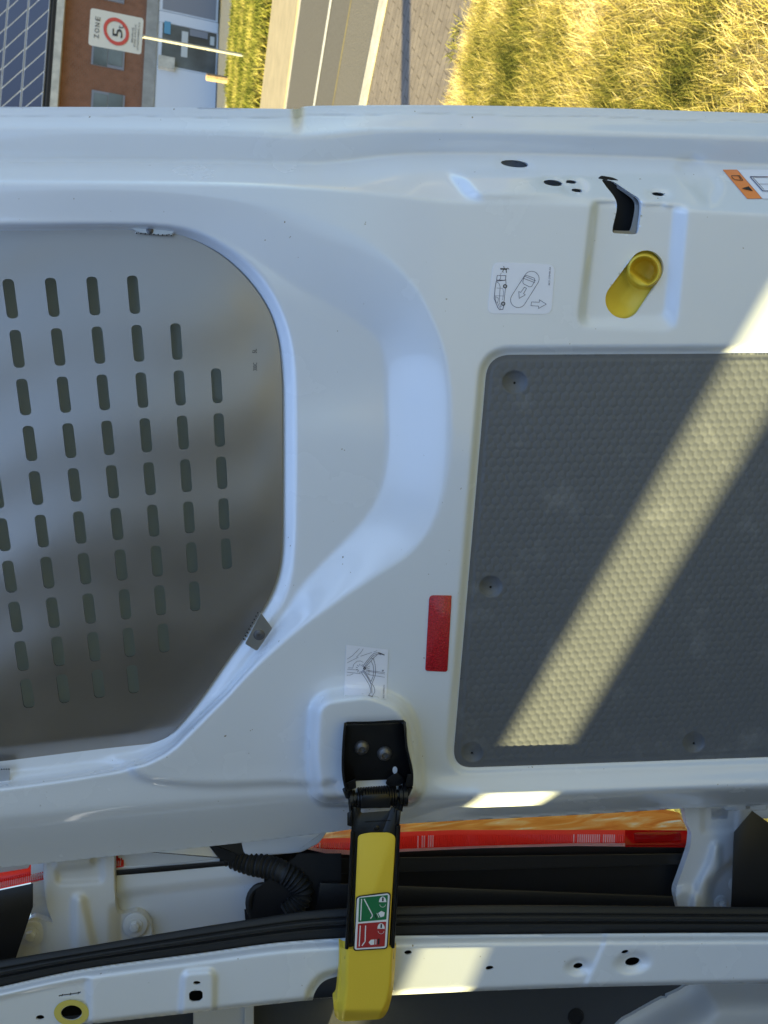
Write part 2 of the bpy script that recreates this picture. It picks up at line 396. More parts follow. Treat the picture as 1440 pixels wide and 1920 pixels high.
C2 = np.concatenate([spline([(-600, 412), (0, 414), (200, 414), (320, 424), (410, 445), (490, 490), (560, 536), (632, 578), (694, 622), (718, 660), (724, 760), (724, 850), (712, 920), (686, 970), (640, 1020), (595, 1066), (560, 1106), (540, 1140),
             (508, 1182), (450, 1262), (395, 1335), (350, 1385), (310, 1415), (260, 1434), (190, 1444), (0, 1468), (-600, 1530)], 6)])
C3 = np.concatenate([spline([(-600, 424), (0, 422), (200, 421), (330, 427), (400, 450), (465, 495), (508, 550), (536, 612), (550, 680), (554, 780), (554, 960), (551, 1040), (544, 1090), (531, 1128),
             (498, 1176), (444, 1250), (390, 1325), (345, 1375), (306, 1405), (258, 1427), (190, 1437), (0, 1460), (-600, 1520)], 6)])
panel_in = roundpoly([(912, 663), (1460, 660), (2150, 656), (2150, 1404), (1440, 1421), (846, 1442)], [46, 5, 5, 5, 5, 40], 10)
pocket_in = roundpoly([(1122, 372), (1264, 378), (1246, 590), (1094, 598)], [4, 4, 16, 16])
pocket_out = roundpoly([(1112, 366), (1292, 374), (1268, 622), (1084, 612)], [4, 4, 26, 22])
latch = roundpoly([(1127, 336), (1150, 340), (1184, 363), (1199, 372), (1203, 385), (1201, 404), (1196, 440), (1148, 437), (1149, 425), (1156, 396), (1157, 380), (1150, 366), (1138, 352)], [3, 8, 6, 8, 8, 4, 10, 5, 4, 3, 8, 8, 6])
bulge = roundpoly([(600, 1318), (690, 1306), (756, 1332), (770, 1400), (776, 1492), (604, 1492), (594, 1420)], [26, 24, 30, 20, 20, 10, 40], 8)
slot_a, slot_b = (1170, 562), (1212, 502)     # the oval handle opening
def holes_top(X, Y):
    k = ell(X, Y, 965, 307, 26, 6.5, .10)
    for c in ((1037, 343, 18, 5.5, .12), (1071, 341, 11, 3.2, .10), (1082, 357, 12, 3.2, .12), (1234, 364, 12, 3.4, .1), (852, 241, 1.5, 1.2, 0)):
        k = np.minimum(k, ell(X, Y, *c))
    return k
def door_keep(X, Y):
    k = np.maximum(e0(X)-Y, Y-be_(X))
    hole = np.minimum(holes_top(X, Y), capsule(X, Y, *slot_a, *slot_b, 35, 32.5))
    hole = np.minimum(hole, sdf(X, Y, latch))
    hole = np.minimum(hole, sdf(X, Y, grille_poly)+26)
    return np.maximum(k, -hole)
def door_h(X, Y):
    E0, A, B, C = e0(X), f1(X), f2(X), f3(X)
    hf = np.interp(X, [-400, 550, 566, 2000], [-.056, -.056, -.068, -.068]); h1 = np.interp(X, [-400, 500, 700, 2000], [-.044, -.046, -.050, -.050])
    h2 = np.interp(X, [-400, 560, 800, 2000], [-.054, -.056, -.062, -.062])
    h = np.zeros_like(X)
    tA = (Y-E0)/(A-E0); tB = (Y-A)/(B-A); tC = (Y-B)/(C-B)
    h = np.where(Y < A, hf+(h1-hf)*np.clip(tA, 0, 1)-.004*np.sin(np.clip(tA, 0, 1)*math.pi), h)
    h = np.where((Y >= A) & (Y < B), h1+(h2-h1)*np.clip(tB, 0, 1)**1.3, h)
    h = np.where((Y >= B) & (Y < C), h2*(1-np.clip(tC, 0, 1)**np.interp(X, [0, 700, 900], [1.0, 1.0, .9])), h)
    # hinge side: crest and return
    D, E_ = cr(X), be_(X)
    hc = np.interp(X, [-400, 760, 900, 2000], [.002, .002, .015, .015])
    w = np.interp(X, [-400, 760, 880, 2000], [60, 60, 42, 42])
    tt = (Y-(D-w))/w
    h = np.where((Y > D-w) & (Y <= D), hc*ss(tt), h)
    tE = np.clip((Y-D)/(E_-D), 0, 1)
    h = np.where(Y > D, hc-(.024+hc)*tE**1.15, h)
    # window recess
    d1 = -sdf(X, Y, np.concatenate([C1, [(-700, 1500), (-700, 360)]])); d2 = sdf(X, Y, np.concatenate([C2, [(-700, 1500), (-700, 420)]]))
    t1 = np.clip(d1/(np.abs(d1)+np.maximum(d2, 0)+1e-6), 0, 1); t1 = np.where(d1 <= 0, 0, t1)
    depth = -.026
    kd = .35+.65*ss((Y-370-.10*(700-X))/400); rec = depth*kd*(t1*.82+.18*ss(t1))
    d3 = -sdf(X, Y, np.concatenate([C3, [(-700, 1490), (-700, 430)]])); d4 = np.maximum(sdf(X, Y, grille_poly)+3, 0)
    t3 = np.where(d3 <= 0, 0, d3/(d3+d4+1e-6)); rec = rec-(.040+depth*kd)*np.clip(t3, 0, 1)
    h = h+rec*np.where(Y > D, 0, 1)
    # shallow raised triangle between window recess and hinge ledge
    lg = sdf(X, Y, spline([(-900, 1400), (-300, 1440), (0, 1444), (180, 1426), (238, 1436), (252, 1452), (290, 1466), (400, 1474), (530, 1470), (590, 1474), (640, 1486), (650, 1700), (-900, 1750)], 4, True))
    h = h-.006*(1-ss((lg+6)/14))
    # ledge crease above the hinge side
    led = 1480-(X-0)*.045
    # bracket boss
    b = sdf(X, Y, bulge); h = h+.030*(1-ss((b+1)/24))
    # handle pocket
    a = sdf(X, Y, pocket_in); bo = -sdf(X, Y, pocket_out)
    t = np.where(bo <= 0, 0, bo/(bo+np.maximum(a, 0)+1e-6)); h = h-.0075*t*np.where(Y < C-6, 0, 1)
    # shallow dents on the lock edge
    w = ss((X-(836+(Y-330)*.75))/42)*(1-ss((X-930)/260)); h = h+.011*w*ss((Y-312)/26)*ss((C+1-Y)/22)
    w = sdf(X, Y, roundpoly([(1268, 312), (1300, 290), (1350, 350), (1330, 380)], 12)); h = h-.0028*(1-ss((w+8)/22))
    for c in ((965, 307, 34, 12, .1), (1037, 343, 26, 10, .12), (1076, 349, 26, 16, .12), (1234, 364, 22, 9, .1)):
        k = ell(X, Y, *c); h = h-.0025*(1-ss((k+5)/8))
    # trim board recess
    p = sdf(X, Y, panel_in); h = h-.0075*(1-ss((p-1)/10))-.009*(1-ss((p+16)/8))
    return h
def door_hb(X, Y):
    h = blur(door_h(X, Y), 1.5)
    seam = np.abs(Y-(e0(X)+18.5+1.2*np.sin(X*.021)+.8*np.sin(X*.067)))
    h = h-.0012*(1-ss(seam/2.2))-.0006*(np.abs(Y-f2(X)) < 2)*(X < 560)
    return h
xs = grid(-30, 1470, 2.6, -330, 1900, 9); ys = np.arange(188, 1680, 2.6)
door = relief('rear_door', xs, ys, door_hb, door_keep, PA, M['paint'], van, wall=.004)
door['label'] = 'open white rear door seen from its inner side'
# outer skin of the door, a thin sheet behind the pressing with a window opening
def skin_keep(X, Y): return np.maximum(np.maximum(e0(X)+3-Y, Y-be_(X)+4), -(sdf(X, Y, grille_poly)+34))
relief('outer_skin', grid(-30, 1470, 8, -330, 1900, 12), np.arange(188, 1680, 8.), lambda X, Y: np.full_like(X, -.076), skin_keep, PA, M['paint'], door, wall=.003)
# blank cavities behind holes of the lock edge
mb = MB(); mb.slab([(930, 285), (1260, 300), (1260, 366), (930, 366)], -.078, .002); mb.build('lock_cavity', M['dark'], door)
# latch opening: dark well with a grey guide lip
def lk(X, Y): return np.maximum(sdf(X, Y, inset(latch, -6)), -1e3)
mb = MB()
mb.slab(inset(latch, -7), lambda x, y: -.030+0*x, .002, mi=0)
mb.build('latch_well', [M['dark']], door)
lip = np.concatenate([inset(latch, -2)])
path = [(1137, 342), (1148, 344), (1180, 365), (1190, 375), (1193, 388), (1190, 410), (1184, 432), (1176, 436), (1150, 435)]
pp = spline(path, 5); mb = MB(); n = len(pp)
t = np.gradient(pp, axis=0); t /= np.linalg.norm(t, axis=1)[:, None]; nn = np.stack([t[:, 1], -t[:, 0]], -1)
hl = np.interp(pp[:, 1], [336, 385, 440], [-.034, -.012, -.009])
Vt = list(P(*(pp+nn*9).T, hl-.001))+list(P(*(pp-nn*1).T, hl-.002))+list(P(*(pp-nn*3).T, hl-.0025))+list(P(*(pp-nn*3.6).T, hl-.014))
mb.add(Vt, [(k*n+i, k*n+i+1, (k+1)*n+i+1, (k+1)*n+i) for k in range(3) for i in range(n-1)])
mb.build('latch_guide', M['cavity'], door, True)
# ---- steel window guard
gp = {0: [(20, 561), (97.5, 556), (175, 554), (250, 552)], 1: [(33, 655), (109, 651), (184, 647), (258, 644), (331, 641)], 2: [(45, 745), (120, 740), (193, 736), (266, 732), (337, 729), (408, 725)],
      3: [(57, 832), (130, 827), (202, 822), (273, 817), (343, 812), (412, 808)], 4: [(68, 915), (140, 909), (211, 903), (280, 898), (349, 892), (416, 888)], 5: [(80, 996), (150, 990), (219, 983), (287, 976), (354, 970), (421, 964)],
      6: [(90, 1074), (158, 1066), (227, 1059), (294, 1051), (360, 1044), (425, 1037)], 7: [(100, 1149), (167, 1140), (234, 1132), (301, 1124), (365, 1116)], 8: [(109, 1221), (176, 1213), (242, 1204), (306, 1197)], 9: [(119, 1292), (185, 1284), (248, 1275)]}
A = []; bb = []
for j, r in gp.items():
    for i, (x, y) in enumerate(r):
        A.append([x, y, 1, 0, 0, 0, -i*x, -i*y]); bb.append(i); A.append([0, 0, 0, x, y, 1, -j*x, -j*y]); bb.append(j)
A = np.array(A, float); bb = np.array(bb, float); sc_ = np.array([1000, 1000, 1, 1000, 1000, 1, 1000, 1000]); Hh = np.linalg.lstsq(A/sc_, bb, rcond=None)[0]/sc_
nmax = {0: 3, 1: 4, 2: 5, 3: 5, 4: 5, 5: 5, 6: 5, 7: 4, 8: 3, 9: 2}
nmax[7] = 4; nmax[8] = 3
def gcoord(X, Y):
    w = Hh[6]*X+Hh[7]*Y+1; return (Hh[0]*X+Hh[1]*Y+Hh[2])/w, (Hh[3]*X+Hh[4]*Y+Hh[5])/w
def slots(X, Y):
    i, j = gcoord(X, Y); jr = np.clip(np.round(j), 0, 9); mx = np.array([nmax[k] for k in range(10)])[jr.astype(int)]
    ir = np.clip(np.round(i), -5, mx); px_ = np.interp(j, [0, 9], [76, 66]); py_ = np.interp(j, [0, 9], [92, 70])
    qx = np.abs(i-ir)*px_-10.3+8; qy = np.abs(j-jr)*py_-py_*.385+8
    return np.hypot(np.maximum(qx, 0), np.maximum(qy, 0))+np.minimum(np.maximum(qx, qy), 0)-8
def gr_keep(X, Y): return np.maximum(sdf(X, Y, grille_poly), -slots(X, Y))
def gr_h(X, Y):
    b = 1442-(X*.09)
    k = -sdf(X, Y, grille_poly)
    h = -.0335+.0*k
    return h-.010*ss((Y-(1395-X*.1))/50)*(X < 330)+.0008*np.sin(X*.011+Y*.006)+.0007*np.sin(Y*.031+X*.008+.8*np.sin(X*.012))*ss(k/60)
gsm = lambda X, Y: blur(gr_h(X, Y), 2)
guard = relief('window_guard', grid(-10, 540, 1.6, -330, 541, 9), np.arange(418, 1500, 1.6), gsm, gr_keep, PA, [M['grille'], M['dark']], van, wall=.0009, wallmat=1, smooth=False)
guard['label'] = 'bare steel sheet with rows of long slots bolted over the door window'
mb = MB(); mb.slab(inset(grille_poly, -8), -.054, .004, bev=0); mb.build('window_pane', M['pane'], van)
# fixing clips with serrated edge and screw
def clip(poly, teeth, screw, h, tilt=None):
    mb = MB(); mb.slab(roundpoly(poly, 4, 4), h, .0015, bev=.5, mi=0); sk_ = .55 if screw and screw[1] < 500 else 1
    (ax, ay), (bx, by), off = teeth
    n = 9
    for k in range(n):
        t = (k+.5)/n; cx, cy = ax+(bx-ax)*t, ay+(by-ay)*t
        mb.slab(circ(cx+off[0], cy+off[1], 2.4, n=8), h-.0001, .0012, bev=.3, mi=0)
        mb.slab(circ(cx+off[0]*1.9, cy+off[1]*1.9, 1.5, n=8), h+.0002, .0004, bev=.1, mi=1)
    o = mb.build('fixing_clip', [M['zinc'], M['dark']], guard)
    if screw:
        mb = MB(); c = P(screw[0], screw[1], h)
        mb.lathe(c, NA, [(.0062*sk_, 0), (.0062*sk_, .0006), (.0046*sk_, .0010), (.0042*sk_, .0018), (.0022*sk_, .0022), (.0020*sk_, .0016)], 20)
        mb.build('clip_screw', M['bolt'], guard, True)
clip([(489, 1148), (511, 1178), (482, 1221), (459, 1207)], ((489, 1148), (459, 1203), (-2, -1)), (486, 1190), -.013)
clip([(240, 425), (325, 428), (326, 438), (302, 441), (262, 436)], ((252, 434), (325, 439), (0, 1.5)), (281, 432), -.027)
clip([(-22, 1444), (19, 1443), (17, 1478), (10, 1484), (-22, 1484)], ((-22, 1445), (19, 1444), (0, -1)), None, -.030)
mb = MB(); mb.stroke([(90, 426.5), (236, 424), (240, 428)], 1.0, -.028); mb.build('cover_edge', M['zinc'], guard)
# stamped marks
mb = MB()
for (t_, x, y, s_) in (('5L', 472, 662, 8), ('300C', 473, 695, 12)):
    V, Fc = text_faces(t_, (x+9, y), (0, -1), (-1, 0), fit=s_ if t_ == '5L' else 15, size=11)
    mb.add(P(V[:, 0], V[:, 1], -.0331), Fc)
mb.build('stamped_marking', M['inkb'], guard)
# ---- grey trim board with embossed scales
dimples = [(965, 716, 23), (920, 1099, 21), (885, 1410, 20), (1301, 1392, 20), (1560, 712, 22), (1640, 1385, 20)]
def bmp(X, Y):
    # staggered rows of round scales in the board's own plane
    q = P(X, Y) - P(900, 700)
    v = nrm(P(900, 1400)-P(912, 700)); u = np.cross(v, NA)
    if (P(1400, 700)-P(900, 700))@u < 0: u = -u
    a = (q@u)/.0095; b = (q@v)/.0083
    out = np.zeros_like(X)
    for db in (-1, 0, 1):
        rb = np.round(b)+db; ca = np.round(a-.5*(rb % 2))+.5*(rb % 2)
        d = np.hypot((a-ca)*.0095, (b-rb)*.0083)/.0058
        # each scale is a tilted disc that rises towards its trailing rim
        z = (1-.55*d**2)+.55*((b-rb)*.5+(a-ca)*.5)
        out = np.maximum(out, np.where(d < 1, z, 0))
    fine = .5+.5*np.cos(2*math.pi*(q@u)/.0013)*np.cos(2*math.pi*(q@v)/.0013)
    return out*.0010+fine*.00005
def trim_h(X, Y):
    h = -.0068+bmp(X, Y)*np.clip((-sdf(X, Y, panel_in)-9)/6, 0, 1)
    for (cx_, cy_, r) in dimples:
        d = np.hypot((X-cx_), (Y-cy_)*1.08)
        h = np.where(d < r+2, h*ss((d-r+3)/5)+(1-ss((d-r+3)/5))*(-.0068-.0045*(1-(np.clip(d/r, 0, 1))**2)), h)
    return h
pin = roundpoly([(914.5, 665.5), (1460, 662.5), (2150, 658), (2150, 1402), (1440, 1419.5), (848.5, 1440)], [44, 5, 5, 5, 5, 38], 10)
def trim_keep(X, Y):
    k = sdf(X, Y, pin)
    for (cx_, cy_, r) in dimples: k = np.maximum(k, -(np.hypot(X-cx_, Y-cy_-2)-2.6))
    return k
board = relief('trim_board', grid(840, 1456, 1.7, 840, 1900, 7), grid(655, 1446, 1.7, 655, 1447, 3), trim_h, trim_keep, PA, M['trim'], van, wall=.003)
board['label'] = 'grey embossed trim board screwed into the lower door'
mb = MB(); mb.slab(inset(panel_in, -1), -.0125, .001, bev=0); mb.build('board_gap_shade', M['dark'], van)  # near-black sheet: shade of the gap round the board put into colour
# ---- yellow sliding handle in its oval opening
def hk(X, Y): return capsule(X, Y, *slot_a, *slot_b, 38, 35.5)
def hh_(X, Y):
    c = capsule(X, Y, *slot_a, *slot_b, 35, 32.5)
    h = -.030+.004*ss((c+3)/4)+.010*ss((c+30)/34)*0-.012*(1-ss((-c)/26))*0
    h = -.014-.006*ss(-c/30)
    ax = np.array(slot_b)-np.array(slot_a); L = np.linalg.norm(ax); ax = ax/L
    s = (X-slot_a[0])*ax[0]+(Y-slot_a[1])*ax[1]; t = -(X-slot_a[0])*ax[1]+(Y-slot_a[1])*ax[0]
    # finger cup standing proud, hollow inside, with a straight front lip
    r = np.hypot(s-66, t)
    cup = r-31; cut = 38-s
    ring = np.maximum(cup, cut-6)
    h = h+.016*(1-ss((ring+2)/5))
    inn = np.maximum(r-24, 52-s); h = h-.022*(1-ss((inn+2)/4))
    h = h-.003*(1-ss((np.abs(t+4)-5)/3))*(1-ss((inn+6)/4))*0
    return h
handle = relief('door_handle', np.arange(1125, 1256, 1.3), np.arange(462, 602, 1.3), lambda X, Y: blur(hh_(X, Y), 1.5), hk, PA, M['yellow'], van, wall=.003)
handle['label'] = 'yellow sliding release handle in an oval opening'
# ---- labels on the door
_sx = np.arange(560, 1500, 3.); _sy = np.arange(280, 1340, 3.); _SH = door_hb(*np.meshgrid(_sx, _sy))
def surf(x, y):
    x = (np.asarray(x, float)-560)/3; y = (np.asarray(y, float)-280)/3; i = np.clip(np.floor(x).astype(int), 0, len(_sx)-2); j = np.clip(np.floor(y).astype(int), 0, len(_sy)-2); u = x-i; v = y-j
    return (_SH[j, i]*(1-u)+_SH[j, i+1]*u)*(1-v)+(_SH[j+1, i]*(1-u)+_SH[j+1, i+1]*u)*v
mb = MB(); q = roundpoly([(925, 491), (1041, 496), (1034, 589), (914, 588)], 14); mb.slab(q, .0004, .0003, bev=.2)
L1 = lambda x, y: (900+x/9, 460+y/9)
def ink(mb, pts, w=.95, mi=1, closed=False, h=.0006, Lf=L1): mb.stroke([Lf(*p) for p in pts], w, h, PA, mi, closed)
a, b = np.array((640, 905)), np.array((870, 565)); r0, r1 = 130, 128
ang = math.atan2((b-a)[1], (b-a)[0])
oval = list(circ(b[0], b[1], r1, r1, 14, ang-math.pi/2, ang+math.pi/2))+list(circ(a[0]+5, a[1]+15, r0, r0, 14, ang+math.pi/2, ang+1.5*math.pi))
ink(mb, oval, .9, 1, True)
ink(mb, roundpoly([(765, 500), (935, 560), (905, 640), (860, 712), (715, 640), (740, 545)], 40, 4), .9, 1, True)
ink(mb, [(750, 520), (940, 600)]); ink(mb, [(745, 560), (925, 630)])
ink(mb, [(750, 705), (785, 725), (735, 815), (765, 835), (662, 895), (655, 780), (688, 795)], .9, 1, True)
ink(mb, [(870, 955), (1000, 960), (1003, 918), (1118, 992), (988, 1065), (988, 1025), (860, 1018)], .9, 1, True)
ink(mb, [(275, 600), (255, 720), (240, 900), (265, 960), (300, 1050), (330, 1085), (385, 1080), (400, 1020)], 1.2)
ink(mb, [(275, 600), (310, 600), (410, 590), (440, 585)], 1.3); ink(mb, [(435, 600), (440, 650)]); ink(mb, [(430, 725), (405, 950)], .8)
ink(mb, [(285, 620), (320, 640), (340, 700), (325, 960)], .8); ink(mb, [(280, 720), (385, 725)], .6); ink(mb, [(250, 850), (405, 855)], .6); ink(mb, [(385, 735), (400, 800), (380, 920)], .6)
ink(mb, [(260, 865), (310, 890), (300, 960), (265, 955)], .7, 1, True); ink(mb, [(290, 960), (345, 1070)], .7); ink(mb, [(330, 970), (350, 1040), (365, 1020)], .7)
ink(mb, [(290, 510), (280, 585), (330, 585), (425, 590), (437, 510)], 1.0, 1, True); ink(mb, [(350, 515), (345, 560), (325, 585)], .9); ink(mb, [(335, 510), (362, 460)], .5)
for c in ((423, 690), (391, 985)):
    ink(mb, circ(c[0], c[1], 28, 28, 14), 1.7, 2, True); ink(mb, circ(c[0], c[1], 12, 12, 10), .5, 1, True)
ink(mb, [(355, 398), (450, 400)], 2.6, 2); ink(mb, [(400, 355), (412, 395), (380, 440), (390, 455)], 1.1, 2); ink(mb, [(445, 395), (470, 385), (488, 402)], 1.2, 2); ink(mb, [(440, 410), (447, 460)], 1.4, 2); ink(mb, circ(355, 397, 8, 8, 8), 1.2, 2, True)
V, Fc = text_faces('BK21-270M80-AA', L1(1180, 672), (.055, -1), (-1, -.055), fit=34, size=4.6); mb.add(P(V[:, 0], V[:, 1], .0006), Fc, 1)
o = mb.build('handle_label', [M['label'], M['ink'], M['inkb']], van); o['label'] = 'clear label drawing the van, oval handle and arrows'
L2 = lambda x, y: (630+x/13.09, 1200+y/13.09)
mb = MB(); q = roundpoly([L2(250, 115), L2(1285, 235), L2(1235, 1440), L2(195, 1410)], 3)
hb2 = lambda x, y: float(np.interp(y, [1285, 1310], [.0005, .006]))
def lab_h(x, y): return surf(x, y)+.0006
XX = np.linspace(0, 1, 9); Vg = []; 
tl, tr, br, bl = [np.array(v) for v in (L2(250, 115), L2(1285, 235), L2(1235, 1440), L2(195, 1410))]
for j in range(17):
    for i in range(9):
        p_ = (tl*(1-XX[i])+tr*XX[i])*(1-j/16)+(bl*(1-XX[i])+br*XX[i])*(j/16); Vg.append(P(p_[0], p_[1], lab_h(*p_)))
mb.add(Vg, [(j*9+i, (j+1)*9+i, (j+1)*9+i+1, j*9+i+1) for j in range(16) for i in range(8)], 0)
def ink2(pts, w=.8, mi=1, closed=False):
    pts = [L2(*p) for p in pts]
    pts = pts + ([pts[0]] if closed else [])
    for i in range(len(pts)-1):
        a_, b_ = np.array(pts[i]), np.array(pts[i+1]); k = max(1, int(np.linalg.norm(b_-a_)/5))
        for u in range(k):
            s0, s1 = a_+(b_-a_)*u/k, a_+(b_-a_)*(u+1)/k; tt = nrm(s1-s0); nn_ = np.array([-tt[1], tt[0]])*w/2
            Q = np.array([s0+nn_, s1+nn_, s1-nn_, s0-nn_]); mb.add(P(Q[:, 0], Q[:, 1], lab_h(Q[:, 0], Q[:, 1])+.0004), [(0, 1, 2, 3)], mi)
for l in ([(275, 470), (400, 390), (575, 210)], [(500, 420), (600, 320), (670, 215)], [(275, 560), (550, 420)], [(600, 400), (880, 305)], [(925, 295), (1010, 260)], [(410, 680), (440, 590), (520, 520), (600, 515), (670, 550)],
          [(275, 715), (560, 740)], [(265, 790), (600, 825)], [(300, 680), (420, 690)], [(265, 865), (350, 860), (430, 825)], [(760, 745), (1200, 800)], [(790, 770), (1200, 835)], [(770, 845), (1195, 915)]): ink2(l, .6)
for l in ([(650, 650), (850, 400), (930, 330), (1010, 310), (1100, 345), (1190, 365)], [(680, 680), (870, 430), (940, 370), (1040, 345), (1110, 365)], [(720, 670), (870, 500), (920, 440), (1010, 365)],
          [(860, 450), (920, 460), (960, 600), (975, 760), (960, 880), (880, 1080), (840, 1060), (910, 900), (925, 740), (910, 620), (860, 510)], [(610, 780), (700, 910), (810, 1090), (850, 1200), (850, 1290), (795, 1365), (890, 1380), (950, 1280), (950, 1190), (890, 1080)],
          [(650, 750), (760, 900), (860, 1080), (880, 1200), (880, 1310)], [(690, 750), (850, 1010)]): ink2(l, .8)
for k in range(11):
    t = k*.57; ink2([(600+70*math.cos(t), 700+70*math.sin(t)), (600+115*math.cos(t), 700+115*math.sin(t))], .8, 1)
for k in range(5): ink2([(730, 690+k*28), (830, 640+k*50)], .6, 1)
ink2(circ(700, 700, 26, 26, 8), 1.4, 2, True); ink2(circ(1150, 752, 18, 14, 8), 1, 1, True); ink2([(1040, 310), (1190, 370)], 1.6, 2); ink2([(795, 1360), (900, 1385)], 1.3, 2)
V, Fc = text_faces('BK21-V268M08-AA', L2(1185, 1425), (.03, -1), (-1, -.03), fit=25, size=3.6); mb.add(P(V[:, 0], V[:, 1], lab_h(V[:, 0], V[:, 1])+.0005), Fc, 1)
o = mb.build('strap_label', [M['label'], M['ink'], M['inkb']], van, smooth=False); o['label'] = 'pale label with a line drawing of the check strap'
# orange warning label on the lock edge
def wall_h(x, y): 
    return surf(x, y)+.0010
mb = MB(); O = [(1355, 318), (1382, 318), (1429, 372), (1401, 372.5)]
V = []
for j in range(5):
    for i in range(2):
        a_ = np.array(O[0])*(1-j/4)+np.array(O[3])*j/4; b_ = np.array(O[1])*(1-j/4)+np.array(O[2])*j/4; p_ = a_ if i == 0 else b_; V.append(P(p_[0], p_[1], wall_h(*p_)))
mb.add(V, [(j*2, j*2+2, j*2+3, j*2+1) for j in range(4)], 0)
Ws = []
for j in range(5):
    for i in range(2):
        a_ = np.array((1383, 318))*(1-j/4)+np.array((1430, 372.5))*j/4; p_ = a_ if i == 0 else a_+(60, 0); V2 = P(p_[0], p_[1], wall_h(*p_)); Ws.append(V2)
mb.add(Ws, [(j*2, j*2+2, j*2+3, j*2+1) for j in range(4)], 1)
L3 = lambda x, y: (1320+x/12, 300+y/12)
def ink3(pts, w, mi, closed=False):
    pts = [L3(*p) for p in pts]+([L3(*pts[0])] if closed else [])
    for i in range(len(pts)-1):
        a_, b_ = np.array(pts[i]), np.array(pts[i+1]); tt = nrm(b_-a_); nn_ = np.array([-tt[1], tt[0]])*w/2; Q = np.array([a_+nn_, b_+nn_, b_-nn_, a_-nn_])
        mb.add(P(Q[:, 0], Q[:, 1], wall_h(Q[:, 0], Q[:, 1])+.0012), [(0, 1, 2, 3)], mi)
ink3([(620, 350), (800, 350), (880, 455), (700, 440), (640, 400)], 1.0, 2, True); ink3([(780, 360), (830, 430)], 1.0, 2)
Q = np.array([L3(*p) for p in ((850, 635), (1005, 590), (1100, 695))]); mb.add(P(Q[:, 0], Q[:, 1], wall_h(Q[:, 0], Q[:, 1])+.0012), [(0, 1, 2)], 2)
ink3([(1040, 372), (1440, 378)], 1.6, 3); ink3([(1040, 375), (1320, 690), (1460, 695)], 1.4, 3); ink3([(1110, 400), (1350, 665)], .7, 3); ink3([(1230, 540), (1460, 540)], .6, 3); ink3([(1180, 375), (1440, 375)], .7, 4)
o = mb.build('warning_label', [M['orange'], M['label'], M['inkb'], M['ink'], M['redp']], van); o['label'] = 'slanted orange and white warning label on the lock edge'
# red reflector
mb = MB(); mb.slab(roundpoly([(805, 1116), (847, 1116.5), (839, 1260), (797, 1258)], [8, 2, 6, 6]), .0012, .001, bev=.6); o = mb.build('red_reflector', M['red'], van, True); o['label'] = 'red reflective rectangle stuck beside the trim board'
# white ragged paint drips by the board edge
# ---- check strap: bracket on the door, spring hinge, arm, yellow cover, decal
mb = MB(); hB = lambda x, y: .0275+0*x
outer = roundpoly([(648, 1359), (756, 1354.5), (760, 1400), (772, 1456), (770, 1472), (742, 1466), (723, 1462), (668, 1464), (655, 1476), (643, 1468), (644, 1440)], [7, 8, 20, 6, 4, 4, 2, 2, 6, 5, 20])
mb.slab(outer, .034, .006, bev=1)
def flange(pts, h0, h1, w):
    p = spline(pts, 5); n = len(p); t = np.gradient(p, axis=0); t /= np.linalg.norm(t, axis=1)[:, None]; q = np.stack([-t[:, 1], t[:, 0]], -1)*w
    hi = np.linspace(0, 1, n); h1 = np.interp(hi, np.linspace(0, 1, len(h1)), h1) if hasattr(h1, '__len__') else np.full(n, h1)
    V = list(P(p[:, 0], p[:, 1], np.full(n, h0)))+list(P(p[:, 0], p[:, 1], h1))+list(P(*(p+q).T, h1))+list(P(*(p+q).T, np.full(n, h0)))
    Fc = [(k*n+i, ((k+1) % 4)*n+i, ((k+1) % 4)*n+i+1, k*n+i+1) for k in range(4) for i in range(n-1)]+[(0, n, 2*n, 3*n), (n-1, 4*n-1, 3*n-1, 2*n-1)]
    mb.add(V, Fc)
flange([(651, 1480), (646, 1455), (645, 1420), (649, 1362), (655, 1358), (700, 1357), (750, 1354.5), (757, 1360), (760, 1400), (770, 1445), (770, 1474)], .020, [.058, .056, .053, .047, .045, .044, .044, .047, .052, .056, .056], -4.5)
mb.slab(roundpoly([(722, 1470), (727, 1458), (745, 1448), (760, 1462), (752, 1472), (733, 1476)], 5), .040, .006, bev=1)
mb.slab(roundpoly([(764, 1452), (772, 1451), (771, 1475), (759, 1474)], 2), .056, .020, bev=.8); mb.slab(roundpoly([(645, 1470), (667, 1460), (668, 1478), (652, 1483)], 3), .052, .016, bev=.8)
o = mb.build('strap_bracket', M['blackgloss'], van, True); o['label'] = 'black folded steel bracket bolted to the door'
mb = MB(); mb.slab(circ(740.5, 1444, 4.6, 7, n=16), .0345, .001, bev=.2); mb.build('bracket_opening', M['paint'], o)
for (x, y) in ((678, 1401), (721, 1412)):
    mb = MB(); c = P(x, y, .0345); rr = 13.5*.0006
    mb.lathe(c, NA, [(rr, 0), (rr, .0012), (rr*.92, .0030), (rr*.72, .0046), (rr*.42, .0055), (rr*.40, .0030)], 28, 0)
    mb.lathe(c, NA, [(rr*.41, .0028), (rr*.30, .00283)], 6, 1); mb.build('bracket_bolt', [M['bolt'], M['dark']], o, True)
